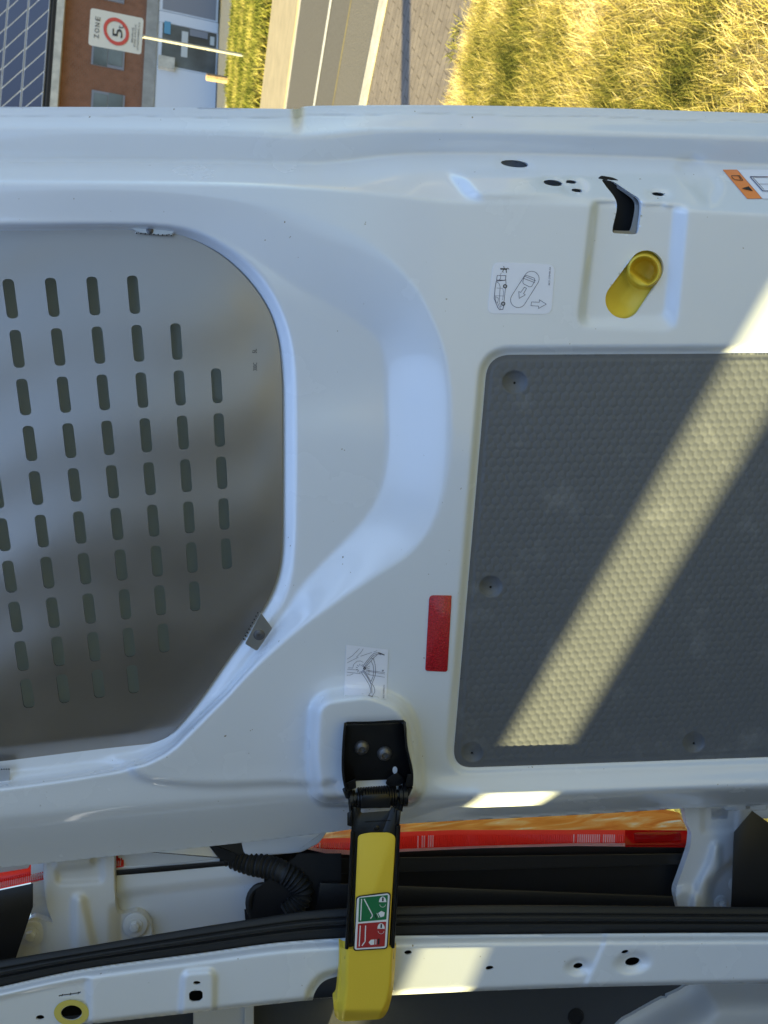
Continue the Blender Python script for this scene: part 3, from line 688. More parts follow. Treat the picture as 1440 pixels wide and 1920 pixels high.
# spring hinge barrel
mb = MB(); hz = .028
a_, b_ = P(655, 1497, hz, PB), P(762, 1489, hz, PB); mb.tube([a_, b_], .0058, 16)
ax = b_-a_
for (t0, t1, r) in ((0, .05, .0115), (.06, .10, .009), (.86, .92, .0105), (.93, 1, .0125)): mb.tube([a_+ax*t0, a_+ax*t1], r, 20)
hx = []
for k in range(15*12): 
    t = k/(15*12); u = nrm(np.cross(ax, NB)); v = NB; hx.append(a_+ax*(.14+.68*t)+.0100*(u*math.cos(2*math.pi*k/12)+v*math.sin(2*math.pi*k/12)))
mb.tube(hx, .0015, 6)
mb.slab(roundpoly([(678, 1495), (682, 1490), (726, 1488), (732, 1494), (732, 1515), (676, 1516)], [5, 3, 3, 5, 3, 3]), .041, .006, PB, bev=1.2)
mb.tube([a_+ax*.12-NB*0, P(668, 1520, hz, PB)], .0022, 8); mb.tube([a_+ax*.84, P(738, 1522, hz, PB)], .0022, 8); mb.tube([a_+ax*.88, P(744, 1520, hz, PB)], .002, 8)
mb.tube([a_+ax*.02, P(660, 1522, hz, PB)], .003, 8); mb.tube([a_+ax*.93, P(750, 1520, hz, PB)], .003, 8)
for (x, y) in ((650, 1478), (766, 1474)): mb.tube([P(x, y, .030, PB), P(x+(5 if x < 700 else -6), y+14, hz, PB)], .005, 10)
o = mb.build('spring_hinge', M['blackgloss'], van, True); o['label'] = 'black coil spring hinge of the check strap'
# arm
hA = .030
mb = MB()
armp = roundpoly([(658, 1512), (676, 1513), (677, 1524), (731, 1520), (734, 1512), (752, 1520), (748, 1545), (742, 1700), (738, 1800), (646, 1800), (653, 1690), (657, 1600), (659, 1545)], [3, 2, 3, 3, 2, 3, 20, 60, 3, 3, 60, 60, 20])
mb.slab(armp, hA, .006, PB, bev=1.4)
mb.slab(roundpoly([(651, 1524), (660, 1519), (660, 1550), (651, 1548)], 2), hA+.004, .014, PB, bev=1)
mb.slab(roundpoly([(744, 1520), (752, 1519), (749, 1548), (742, 1548)], 2), hA+.004, .014, PB, bev=1)
for (pts, w) in (([(661, 1560), (657, 1650), (650, 1778)], 7), ([(747, 1548), (742, 1660), (736, 1776)], 8)):
    p = spline(pts, 5); mb.tube(P(p[:, 0], p[:, 1], hA+.002, PB), w*.0003, 10)
mb.stroke([(684, 1541.5), (732, 1538.5)], 1.2, hA+.0008, PB); mb.slab(circ(706, 1553, 5.5, n=16), hA+.0016, .002, PB, bev=1.5)
o = mb.build('strap_arm', M['blackgloss'], van, True); o['label'] = 'black steel arm of the door check strap'
arm = o
mb = MB()
mb.slab(roundpoly([(671, 1566), (690, 1561), (730, 1560.5), (742, 1568), (735, 1680), (728, 1800), (662, 1800), (666, 1680)], [7, 10, 10, 7, 30, 2, 2, 30]), hA+.003, .003, PB, bev=1.5)
mb.build('yellow_cover', M['yellow'], arm, True)
# yellow hook end: shaped shell
hook = roundpoly([(637, 1774), (641, 1777), (647, 1780), (660, 1779), (664, 1778), (728, 1774), (733, 1777), (739, 1773), (743, 1771), (742, 1790), (739, 1840), (734, 1872), (727, 1897), (716, 1911), (690, 1912.5), (640, 1915.5), (628, 1907), (625, 1880), (631, 1874), (634, 1850), (637, 1815)], [1, 1, 2, 2, 1, 1, 2, 2, 1, 5, 20, 10, 10, 10, 30, 12, 8, 3, 4, 10, 10])
def hook_h(X, Y):
    lx = np.interp(Y, [1770, 1850, 1880, 1915], [637, 634, 627, 632]); cx_ = np.interp(Y, [1770, 1860, 1915], [653, 651, 644])
    rx = np.interp(Y, [1770, 1840, 1875, 1915], [743, 739, 733, 715])
    h = .034-.015*ss((cx_-X)/(cx_-lx+.1))-.014*ss((X-(rx-7))/8)**1.4
    return h-.014*ss((Y-1893)/24)+.0*Y
hookm = relief('yellow_grip', np.arange(618, 748, 1.6), np.arange(1765, 1920, 1.6), lambda X, Y: blur(hook_h(X, Y), 1.4), lambda X, Y: sdf(X, Y, hook), PB, M['yellow'], arm, wall=.016)
# decal of the strap
mb = MB(); hd = hA+.0055
mb.slab(roundpoly([(667.5, 1683), (674, 1679.5), (728, 1672.5), (733, 1677), (727, 1776), (723, 1779.5), (665, 1783), (662.5, 1779)], 3), hd, .0004, PB, bev=.1, mi=0)
mb.slab(roundpoly([(669.5, 1684.5), (675, 1681.5), (727, 1675), (730.8, 1678.5), (725, 1774.5), (722, 1777.3), (667, 1780.8), (664.8, 1778)], 3), hd+.0003, .0002, PB, bev=.1, mi=1)
mb.slab(roundpoly([(673.5, 1683.5), (727.3, 1678), (724.4, 1724), (671.7, 1729)], 1.5), hd+.0005, .0002, PB, bev=.05, mi=2)
mb.slab(roundpoly([(671, 1732), (724, 1728), (721.3, 1774.5), (668.7, 1778)], 1.5), hd+.0005, .0002, PB, bev=.05, mi=3)
h9 = hd+.0008
def st(pts, w=2, mi=1): mb.stroke(pts, w, h9, PB, mi)
st([(678, 1686), (676, 1725)]); st([(683, 1686), (698, 1715)]); st([(698, 1715), (698, 1718), (695, 1722)]); st([(675.5, 1736), (673.5, 1774)]); st([(685.5, 1736), (684.5, 1765), (679, 1773)])
for (x, y) in ((717.5, 1691.5), (714.5, 1741.5)):
    mb.flat(circ(x, y, 7, 10.5, 14, math.pi, 2*math.pi-.001), h9, PB, 1); mb.stroke([(x+.5, y-8), (x+.2, y-2.5)], 3, h9+.0002, PB, 0)
    mb.stroke(circ(x, y+4, 5.5, 5.5, 8, .1, math.pi-.1), .7, h9, PB, 1)
mb.flat([(709, 1712), (715, 1708), (721.5, 1711), (720, 1718), (713.5, 1720)], h9, PB, 1); st([(706.8, 1712.5), (710.5, 1720)], 1.3); mb.stroke([(703, 1715), (706, 1722)], 2, h9, PB, 0)
mb.flat([(691, 1767), (695, 1762), (702, 1761.5), (701.7, 1771), (695, 1772)], h9, PB, 1); st([(705, 1761.5), (704.7, 1770.5)], 1.4); mb.stroke([(710, 1761), (709.7, 1770)], 3.2, h9, PB, 0)
o = mb.build('instruction_decal', [M['inkb'], M['white'], M['green'], M['redp']], arm); o['label'] = 'green and red pictogram decal'

# ---- rear pillar of the body
ptop = scv([(-500, 1950), (-60, 1866), (0, 1852), (160, 1818), (380, 1788), (520, 1769), (647, 1760), (740, 1756), (1080, 1752), (1440, 1750), (2000, 1748)])
pbot = cv([(-500, 2010), (-60, 1962), (173, 1920), (380, 1897), (563, 1877), (735, 1866), (860, 1860), (1095, 1851), (1440, 1843), (2000, 1828)])
notch = roundpoly([(583, 1900), (588, 1862), (606, 1838), (640, 1829), (690, 1832), (720, 1850), (728, 1900)], [2, 14, 16, 12, 12, 14, 2])
pholes = [(765, 1786, 7, 4.2, -.1), (918, 1815, 7.5, 4, -.1), (1084, 1811, 9, 5.6, -.12), (1186, 1803, 14, 8, -.15), (1172, 1785, 7, 3.6, -.2), (75, 1908, 8, 4.6, -.1), (134, 1899, 20, 14, -.15), (131, 1878, 7, 3.6, -.15), (-180, 1960, 8, 5, 0)]
oct_ = roundpoly([(354, 1863), (359, 1858), (376, 1857), (380, 1861), (380, 1872), (374, 1878), (361, 1879), (355, 1875)], 2)
def pl_keep(X, Y):
    k = np.maximum(ptop(X)-Y, Y-pbot(X)); k = np.maximum(k, -sdf(X, Y, notch))
    for c in pholes: k = np.maximum(k, -ell(X, Y, *c))
    k = np.maximum(k, -sdf(X, Y, oct_)); k = np.maximum(k, -ell(X, Y, 369, 1843, 7, 3.6))
    return np.maximum(k, -sdf(X, Y, [(110, 1866), (151, 1860), (151, 1863), (110, 1869)]))
def pl_h(X, Y):
    T = ptop(X)
    h = .007-.014*(1-ss((Y-T)/20))**1.3
    h = h-.008*ss((Y-(pbot(X)-5))/6)
    h = h-.006*(1-ss((X-158)/16))*ss((Y-T-12)/10)
    tb = sdf(X, Y, roundpoly([(346, 1832), (352, 1826), (395, 1822), (400, 1830), (398, 1930), (340, 1930)], [10, 10, 6, 8, 2, 2])); h = h+.006*(1-ss((tb+2)/11))
    seam = X-np.interp(Y, [1752, 1775, 1850], [1136, 1131, 1097]); h = h-.0028*(1-ss((seam+3)/3.5))
    for (cx_, cy_, a, b, t, w) in ((1084, 1813, 9, 5.6, -.12, 15), (1186, 1805, 14, 8, -.15, 18)):
        k = ell(X, Y, cx_, cy_, a, b, t); h = h-.006*(1-ss((k+2)/w))
    ns = sdf(X, Y, notch); h = h-.010*(1-ss((ns-2)/15))
    return h
pil = relief('rear_pillar', grid(-20, 1465, 2.2, -400, 1900, 8), np.arange(1740, 2010, 2.2), lambda X, Y: blur(pl_h(X, Y), 1.4), pl_keep, PB, M['paint'], van, wall=.0018)
pil['label'] = 'white inner pillar of the rear opening with punched holes'
xq = grid(-20, 1465, 12, -400, 1900, 20); nq = len(xq); keepx = ~((xq > 578) & (xq < 732)); V = list(P(xq, pbot(xq)-3, -.002, PB))+list(P(xq, pbot(xq)-3, -.182, PB))
mesh_obj('pillar_return', V, [(i, i+1, nq+i+1, nq+i) for i in range(nq-1)], M['paint_dull'], pil, smooth=False)
mb = MB(); ring = circ(134, 1899, 33, 24.5, 32); inn = circ(134, 1899, 20, 14, 32)
hr = .0015
V = list(P(ring[:, 0], ring[:, 1], hr, PB))+list(P(inn[:, 0], inn[:, 1], hr, PB)); mb.add(V, [(i, (i+1) % 32, 32+(i+1) % 32, 32+i) for i in range(32)]); o = mb.build('hole_gasket', M['yellowtape'], pil); 
o['label'] = 'yellow foam ring round a hole'
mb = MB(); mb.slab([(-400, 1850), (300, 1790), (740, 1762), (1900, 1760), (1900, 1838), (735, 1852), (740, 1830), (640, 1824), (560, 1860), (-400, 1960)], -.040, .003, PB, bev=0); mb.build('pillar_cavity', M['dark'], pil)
# ---- weatherstrip
sea = [scv(q) for q in ([(-500, 1890), (0, 1801), (167, 1773), (333, 1745), (480, 1722), (600, 1706), (747, 1700), (1000, 1697), (1440, 1701), (2000, 1704)],)]
stop = sea[0]
def se_h(X, Y):
    t = (Y-stop(X))/(ptop(X)+6-stop(X))
    return -.014+.009*np.abs(np.sin(np.clip(t, 0, 1)*math.pi*1.0))**.6-.008*np.exp(-((t-.52)/.035)**2)-.004*np.exp(-((t-.30)/.03)**2)-.004*(t > .52)
sxx = grid(-20, 1465, 8, -400, 1900, 15); tt_ = np.linspace(0, 1, 40); SX, ST = np.meshgrid(sxx, tt_); SY = stop(SX)+(ptop(SX)+6-stop(SX))*ST
SV = P(SX, SY, se_h(SX, SY), PB).reshape(-1, 3); nn_s = len(sxx); ids = np.arange(SX.size).reshape(SX.shape)
SF = np.stack([ids[:-1, :-1], ids[1:, :-1], ids[1:, 1:], ids[:-1, 1:]], -1).reshape(-1, 4)
back = P(np.concatenate([sxx, sxx]), np.concatenate([stop(sxx), ptop(sxx)+6]), -.03, PB); nb = SX.size
SF = list(map(tuple, SF))+[(int(ids[0, i]), int(ids[0, i+1]), nb+i+1, nb+i) for i in range(nn_s-1)]+[(int(ids[-1, i+1]), int(ids[-1, i]), nb+nn_s+i, nb+nn_s+i+1) for i in range(nn_s-1)]
seal = mesh_obj('door_seal', list(SV)+list(back), SF, M['rubber'], van)
seal['label'] = 'black rubber weatherstrip along the rear opening'
# ---- channel between door and pillar
mb = MB(); mb.slab([(450, 1606), (560, 1584), (600, 1590), (660, 1595), (900, 1584), (1290, 1578), (1900, 1600), (1900, 1720), (460, 1728)], -.116, .003, PB, bev=0)
mb.slab([(600, 1655), (1262, 1680), (1262, 1716), (590, 1722)], -.060, .003, PB, bev=3)
mb.slab([(-400, 1730), (-60, 1682), (62, 1656), (62, 1700), (30, 1796), (-400, 1870)], -.060, .003, PB, bev=2)
mb.slab([(1376, 1560), (1410, 1520), (1445, 1545), (1900, 1540), (1900, 1712), (1370, 1712)], -.050, .003, PB, bev=2)
mb.slab([(480, 1668), (560, 1600), (640, 1600), (640, 1712), (470, 1722)], -.071, .003, PB, bev=0)
mb.slab([(213, 1632), (300, 1624), (450, 1612), (450, 1621), (300, 1635), (213, 1642)], -.099, .006, PB, bev=1)
o = mb.build('channel_trim', M['black'], van, True); o['label'] = 'black plastic liner of the door gap'
def ch_h(X, Y):
    L = 1660-.10*X+30; return -.108-.008*ss((Y-(1690-.11*X))/22)+.006*np.sin((Y-1600)*.03)
relief('body_channel', np.arange(55, 500, 5.), np.arange(1560, 1790, 3.), ch_h, lambda X, Y: np.maximum(np.maximum(1618-.09*X-Y, Y-1790), np.maximum(58-X, X-495)), PB, M['paint'], van)['label'] = 'white painted gutter behind the left hinge'
mb = MB(); rg = circ(492, 1694, 26, 34, 24)
mb.tube(list(P(rg[:, 0], rg[:, 1], -.076, PB))+[P(rg[0, 0], rg[0, 1], -.076, PB)], .004, 8); mb.slab(circ(492, 1694, 26, 34, 24), -.084, .002, PB, bev=0)
mb.build('cable_grommet', M['rubber'], van, True)
# ---- hinges
def mk_hinge(name, outline, hfn, xr, yr, bolts, lab):
    h_ = relief('door_hinge', np.arange(*xr, 2.), np.arange(*yr, 2.), lambda X, Y: blur(hfn(X, Y), 2.), lambda X, Y: sdf(X, Y, outline), PB, M['paint_dull'], van, wall=.010)
    h_['label'] = lab
    for (x, y, r, hh) in bolts:
        mb = MB(); c = P(x, y, hh, PB); R0 = r*.00058
        mb.lathe(c, NB, [(R0, 0), (R0, .0018), (R0*.9, .0026), (R0*.62, .0028), (R0*.60, .0038)], 28); mb.lathe(c, NB, [(R0*.42, .003), (R0*.42, .0080), (R0*.34, .0090)], 6)
        mb.lathe(c, NB, [(R0*.2, .0090), (R0*.18, .0094)], 12); mb.build('hinge_bolt', M['paint_dull'], h_, True)
hl_out = roundpoly([(80, 1560), (213, 1560), (214, 1600), (216, 1700), (222, 1716), (262, 1706), (284, 1730), (284, 1765), (240, 1800), (20, 1810), (40, 1740), (60, 1718), (90, 1728), (100, 1732), (87, 1700), (82, 1660)], [2, 2, 10, 14, 10, 24, 16, 10, 2, 2, 20, 10, 5, 6, 20, 20], 5)
def hl_h(X, Y):
    h = -.088-.004*ss((Y-1655)/90)
    rec = sdf(X, Y, roundpoly([(104, 1596), (190, 1590), (192, 1652), (108, 1656)], 6)); h = h-.006*(1-ss((rec+3)/6))
    lug = sdf(X, Y, roundpoly([(102, 1600), (174, 1598), (174, 1622), (104, 1630)], 6)); h = h+.010*(1-ss((lug+3)/6))
    rib = capsule(X, Y, 148, 1690, 158, 1780, 7, 16); h = h+.010*(1-ss((rib+4)/14))
    h = np.where(X > 222, -.096, h); h = np.where(X < 82, -.096, h)
    return h-.010*ss((X-200)/26)*ss((Y-1690)/20)
mk_hinge('l', hl_out, hl_h, (10, 292), (1552, 1816), ((254, 1733, 25, -.104), (60, 1750, 26, -.0965)), 'upper white cast door hinge')
hr_out = roundpoly([(1286, 1480), (1412, 1480), (1404, 1530), (1394, 1580), (1386, 1605), (1380, 1660), (1376, 1720), (1276, 1720), (1265, 1672), (1284, 1620), (1294, 1590), (1297, 1562), (1288, 1545), (1282, 1517)], [2, 2, 20, 8, 8, 20, 2, 2, 10, 20, 10, 6, 8, 8], 5)
def hr_h(X, Y):
    h = -.080-.012*ss((Y-1560)/120)
    rec = sdf(X, Y, roundpoly([(1318, 1500), (1382, 1500), (1380, 1556), (1318, 1562)], 5)); h = h-.004*(1-ss((rec+2)/5))
    rid = np.minimum(capsule(X, Y, 1343, 1588, 1338, 1625, 3, 9), np.minimum(capsule(X, Y, 1338, 1625, 1318, 1665, 9, 10), capsule(X, Y, 1318, 1665, 1312, 1710, 10, 14))); h = h+.011*(1-ss((rid+3)/12))
    lo = sdf(X, Y, [(1330, 1655), (1395, 1600), (1400, 1730), (1326, 1730)]); h = h-.012*(1-ss((lo+2)/9))
    foot = ell(X, Y, 1284, 1700, 24, 34); return h+.008*(1-ss((foot+3)/10))
mk_hinge('r', hr_out, hr_h, (1256, 1418), (1476, 1726), ((1351, 1692, 17, -.104), (1378, 1655, 18, -.104)), 'lower white cast door hinge')
# white brackets under the door edge
def hb_(poly, h, t, rr):
    mb = MB(); mb.slab(roundpoly(poly, rr), h, t, PB, bev=3); o = mb.build('hinge_bracket', M['paint'], van, True); return o
hb_([(1282, 1500), (1310, 1500), (1302, 1535), (1292, 1556), (1286, 1545)], -.098, .006, 4)
hb_([(1312, 1500), (1448, 1500), (1448, 1534), (1400, 1537), (1328, 1540), (1320, 1530)], -.084, .006, 5)
hb_([(1345, 1498), (1440, 1498), (1438, 1519), (1390, 1521), (1360, 1519)], -.080, .003, 5)
hb_([(450, 1570), (620, 1550), (598, 1581), (565, 1598), (480, 1606), (458, 1602)], -.092, .008, 8)
hb_([(-40, 1610), (62, 1600), (54, 1628), (-40, 1643)], -.104, .004, 4)
hb_([(215, 1590), (390, 1570), (418, 1610), (300, 1623), (228, 1626)], -.104, .004, 3)
# ---- corrugated cable conduit
cl = spline([(400, 1566), (428, 1598), (470, 1618), (512, 1628), (546, 1644), (566, 1668), (560, 1692), (536, 1714)], 24)
n = len(cl); s_ = np.arange(n); hh = np.interp(s_/n, [0, .15, .5, 1], [-.130, -.112, -.072, -.060])
d_ = np.concatenate([[0], np.cumsum(np.hypot(*np.diff(cl, axis=0).T))])
rad = (.0118+.0014*np.sin(d_*2*math.pi/8.2))*np.interp(d_/d_[-1], [0, .1, .5, 1], [1.15, 1.2, 1.05, 1.0])
mb = MB(); mb.tube(P(cl[:, 0], cl[:, 1], hh, PB), rad, 20); mb.slab(roundpoly([(384, 1576), (452, 1570), (470, 1612), (440, 1622), (410, 1610)], 6), -.094, .010, PB, bev=4)
o = mb.build('cable_conduit', M['rubber'], van, True); o['label'] = 'black corrugated cable conduit between body and door'
# ---- tail lamp seen through the gap
lamp = MB()
def strip(up, lo, h0, h1, mi, t=.003, n=60, x0=None, x1=None):
    xs_ = np.linspace(x0, x1, n); V = []
    U = np.interp(xs_, *zip(*up)); Lw = np.interp(xs_, *zip(*lo))
    V = list(P(xs_, U, h0, PB))+list(P(xs_, Lw, h1, PB)); lamp.add(V, [(i, n+i, n+i+1, i+1) for i in range(n-1)], mi)
lt = [(480, 1600), (575, 1586), (600, 1566), (660, 1548), (760, 1540), (1080, 1521), (1240, 1516), (1275, 1524), (1292, 1560)]
l2 = [(480, 1606), (575, 1588), (600, 1572), (657, 1571), (750, 1560), (850, 1556), (1080, 1556), (1292, 1557)]
l3 = [(480, 1608), (575, 1588), (610, 1592), (657, 1594), (750, 1592), (900, 1586), (1080, 1581), (1172, 1581)]
l4 = [(480, 1612), (575, 1592), (610, 1600), (657, 1603), (750, 1597), (900, 1590), (1080, 1586), (1172, 1587)]
strip(lt, l2, -.150, -.120, 0, x0=576, x1=1292, n=120); strip(l2, l3, -.120, -.105, 1, x0=576, x1=1180, n=120); strip(l3, l4, -.105, -.100, 2, x0=576, x1=1172, n=100)
strip([(1172, 1556), (1298, 1557)], [(1172, 1588), (1298, 1589)], -.112, -.100, 3, x0=1172, x1=1298, n=20)
lamp.slab(roundpoly([(1188, 1561), (1276, 1560), (1278, 1578), (1190, 1580)], 4), -.098, .006, PB, bev=1.5, mi=3); lamp.slab([(1176, 1583), (1296, 1582), (1296, 1586), (1176, 1587)], -.094, .006, PB, bev=.8, mi=3)
# ribs of the lens; pale clusters in the red band paint highlights into the colour
for k in range(150):
    x = 580+k*4.0
    if x > 1168: break
    y1 = float(np.interp(x, *zip(*l3))); y2 = float(np.interp(x, *zip(*l4))); yu = float(np.interp(x, *zip(*l2)))
    if yu+7 < y1: lamp.tube([P(x, yu+9, -.113, PB), P(x-.6, y1-1.5, -.1035, PB)], .0009, 6, 2 if random.random() < .75*max(1-abs(x-797)/42, 1-abs(x-1120)/70, 1-abs(x-590)/20) else 1)
    lamp.tube([P(x+2, y1+.6, -.1035, PB), P(x+1.6, y2-.5, -.0985, PB)], .0008, 6, 2)
strip([(-60, 1638), (0, 1631), (80, 1613), (230, 1592)], [(-60, 1672), (0, 1667), (80, 1650), (232, 1625)], -.110, -.100, 1, x0=-60, x1=232, n=60)
for k in range(70):
    x = -50+k*4; yc = float(np.interp(x, [-60, 0, 80, 230], [1652, 1645, 1627, 1603]))
    lamp.tube([P(x, yc+10, -.103, PB), P(x-.6, yc+19, -.098, PB)], .0009, 6, 2); lamp.tube([P(x+2, yc+1, -.107, PB), P(x+1.6, yc+9, -.1025, PB)], .0009, 6, 1)
# reflector bowls behind the amber lens
for (x0, x1) in ((700, 745), (800, 905), (950, 1060)):
    for k in range(int((x1-x0)/7)): lamp.tube([P(x0+k*7, 1549-.02*(x0-700)-8, -.151, PB), P(x0+k*7-3, 1552-.02*(x0-700)-2, -.142, PB)], .0006, 5, 4)
o = lamp.build('tail_lamp', [M['lensamber'], M['lensred'], M['lensclear_glint'], M['lensdeep'], M['white']], van, True); o['label'] = 'red and amber tail lamp seen from behind through the door gap'
mb = MB(); mb.slab([(560, 1610), (1300, 1600), (1300, 1620), (560, 1640)], -.10, .06, PB, bev=1)
mb.build('lamp_housing', M['black'], o)
# ---- cargo space and body shell
liner = MB(); q = [(-900, 1860), (1150, 1820), (2600, 1780), (2600, 4200), (-900, 4200)]
liner.slab(q, -.185, .003, PB, bev=0)
o = liner.build('side_liner', M['grey_wall'], van); o['label'] = 'dark grey liner of the cargo side wall'
mb = MB(); mb.lathe(P(1080, 1906, -.184, PB), NB, [(.012, 0), (.012, .0008), (.010, .0010), (.009, -.002)], 24); mb.build('liner_fastener', M['black'], o, True)
mb = MB(); mb.lathe(P(455, 1902, -.184, PB), NB, [(.012, 0), (.012, .0008), (.010, .0010), (.009, -.002)], 24); mb.build('liner_fastener', M['black'], o, True)
wa = spline([(1284, 1820), (1284, 1849), (1240, 1872), (1190, 1900), (1157, 1922), (1110, 1990), (1100, 2200)], 6)
wp = np.concatenate([wa, [(1900, 2200), (1900, 1800)]])
def wa_h(X, Y): k = sdf(X, Y, wp); return -.180+.055*ss(-k/90)
relief('wheel_arch', np.arange(1090, 1900, 8.), np.arange(1812, 2200, 6.), wa_h, lambda X, Y: sdf(X, Y, wp), PB, M['paint_dull'], van, wall=.01)['label'] = 'pale inner wheel arch in the cargo space'
mb = MB(); mb.slab([(362, 1870), (470, 1860), (474, 2300), (362, 2300)], -.150, .03, PB, bev=3); mb.slab([(458, 1870), (476, 1868), (476, 2300), (458, 2300)], -.140, .03, PB, bev=2); mb.build('side_rib', M['paint_dull'], van)
# band of sun: unseen roof opening, added so its front and rear edges bound it
zr = 2.30
hx_ = []
for p_ in (P(945, 1380), P(1330, 665), P(1090, 1380), P(1440, 800)):
    k = (zr-p_[2])/S[2]; hx_.append(p_[0]+k*S[0])
hr1 = .5*(hx_[0]+hx_[1])-.048; hr0 = .5*(hx_[2]+hx_[3])
x0, x1 = -5.4, -.56; yL = 1.12; yR = -.95
mb = MB()
mb.box((x0, yL, .35), (-.72, yL+.03, zr)); mb.box((x0, yR-.03, .35), (x1, yR, zr))
mb.box((x0-.03, yR-.03, .35), (x0, yL+.03, zr))
hy0, hy1 = -.35, 1.08
mb.box((x0-.03, yR-.03, zr), (hr0, yL+.03, zr+.006)); mb.box((hr1, yR-.03, zr), (-.48, yL+.03, zr+.006))
mb.box((hr0, yR-.03, zr), (hr1, hy0, zr+.006)); mb.box((hr0, hy1, zr), (hr1, yL+.03, zr+.006))
mb.box((-.72, yL-.02, 2.02), (-.50, yL+.03, zr)); mb.box((-.60, yR, .35), (-.56, yR+.12, zr))
mb.box((-.60, yR, .30), (-.50, .75, .42))
o = mb.build('body_shell', M['paint'], van, bevel=0); o['label'] = 'white van body with an added roof opening that shapes the sun band'
mb = MB(); mb.box((x0, yR, .55), (-.60, .97, .60)); mb.build('cargo_floor', M['grey_wall'], van)
mb = MB(); mb.box((-.62, yR+.02, .34), (-.44, .80, .50)); mb.build('rear_bumper', M['black'], van, bevel=.03)
for wx in (-1.5, -4.6):
    for wy, s in ((yL-.12, 1), (yR-.02, -1)):
        mb = MB(); mb.lathe(np.array([wx, wy-.02*s, .34]), (0, s, 0), [(.20, 0), (.33, .0), (.34, .03), (.34, .17), (.32, .20), (.21, .20)], 40); wh = mb.build('wheel', M['rubber'], van, True)
        mb = MB(); mb.lathe(np.array([wx, wy+.02*s, .34]), (0, s, 0), [(.21, 0), (.21, .165), (.18, .165), (.16, .12), (.06, .15), (.05, .17)], 30); mb.build('rim', M['zinc'], wh, True)

# ================================================================== OUTDOORS
def tex_mat(name, c0, c1, scale, rough=.9, bump=.3, bs=None, detail=8, stretch=None, dist=.01):
    m = bpy.data.materials.new(name); m.use_nodes = True; t = m.node_tree; b = t.nodes['Principled BSDF']; b.inputs['Roughness'].default_value = rough; b.inputs['Specular IOR Level'].default_value = .2
    g = t.nodes.new('ShaderNodeNewGeometry'); src = g.outputs['Position']
    if stretch:
        mp = t.nodes.new('ShaderNodeMapping'); mp.inputs['Scale'].default_value = stretch[:3]; mp.inputs['Rotation'].default_value = (0, 0, stretch[3]); t.links.new(src, mp.inputs[0]); src = mp.outputs[0]
    n = t.nodes.new('ShaderNodeTexNoise'); n.inputs['Scale'].default_value = scale; n.inputs['Detail'].default_value = detail; n.inputs['Roughness'].default_value = .65; t.links.new(src, n.inputs['Vector'])
    r = t.nodes.new('ShaderNodeValToRGB'); r.color_ramp.elements[0].position = .33; r.color_ramp.elements[1].position = .67; r.color_ramp.elements[0].color = (*c0, 1); r.color_ramp.elements[1].color = (*c1, 1)
    t.links.new(n.outputs['Fac'], r.inputs[0]); t.links.new(r.outputs[0], b.inputs['Base Color'])
    n2 = t.nodes.new('ShaderNodeTexNoise'); n2.inputs['Scale'].default_value = bs or scale*6; n2.inputs['Detail'].default_value = 5; t.links.new(g.outputs['Position'], n2.inputs['Vector'])
    u = t.nodes.new('ShaderNodeBump'); u.inputs['Strength'].default_value = bump; u.inputs['Distance'].default_value = dist; t.links.new(n2.outputs['Fac'], u.inputs['Height']); t.links.new(u.outputs[0], b.inputs['Normal'])
    return m
M['soil'] = tex_mat('dry_soil', (.10, .075, .035), (.20, .16, .07), 4, bump=.6)
M['asphalt'] = tex_mat('asphalt', (.075, .066, .056), (.105, .093, .08), 30, bump=.5, bs=120)
M['asphalt2'] = tex_mat('coarse_asphalt', (.085, .074, .061), (.135, .118, .098), 45, bump=.9, bs=70)
M['kerb'] = tex_mat('kerb_concrete', (.28, .25, .21), (.40, .36, .30), 8)
M['pave'] = tex_mat('pavers', (.125, .10, .08), (.18, .145, .115), 5, bump=.4)
M['farpave'] = tex_mat('far_pavement', (.23, .185, .12), (.30, .24, .155), 3)
M['line'] = tex_mat('road_line', (.34, .32, .28), (.46, .43, .38), 12)
M['apron'] = tex_mat('dark_gravel', (.08, .08, .08), (.14, .135, .13), 6)
def tuft_mat(name, cols):
    m = bpy.data.materials.new(name); m.use_nodes = True; t = m.node_tree; b = t.nodes['Principled BSDF']; out = t.nodes['Material Output']
    b.inputs['Roughness'].default_value = .75; b.inputs['Specular IOR Level'].default_value = .045
    a = t.nodes.new('ShaderNodeAttribute'); a.attribute_name = 'tone'
    r = t.nodes.new('ShaderNodeValToRGB'); el = r.color_ramp.elements
    for k, (p_, c) in enumerate(cols):
        e_ = el[k] if k < 2 else el.new(p_); e_.position = p_; e_.color = (*c, 1)
    t.links.new(a.outputs['Fac'], r.inputs[0]); t.links.new(r.outputs[0], b.inputs['Base Color'])
    tr = t.nodes.new('ShaderNodeBsdfTranslucent'); t.links.new(r.outputs[0], tr.inputs[0]); mx = t.nodes.new('ShaderNodeMixShader'); mx.inputs[0].default_value = .35
    t.links.new(b.outputs[0], mx.inputs[1]); t.links.new(tr.outputs[0], mx.inputs[2]); t.links.new(mx.outputs[0], out.inputs[0]); return m
M['grass'] = tuft_mat('dry_grass', [(0, (.06, .065, .015)), (.25, (.16, .16, .035)), (.5, (.38, .315, .085)), (.75, (.57, .45, .155)), (1, (.82, .68, .38))])
M['lawn'] = tuft_mat('green_grass', [(0, (.06, .075, .015)), (.45, (.18, .18, .035)), (1, (.42, .35, .11))])
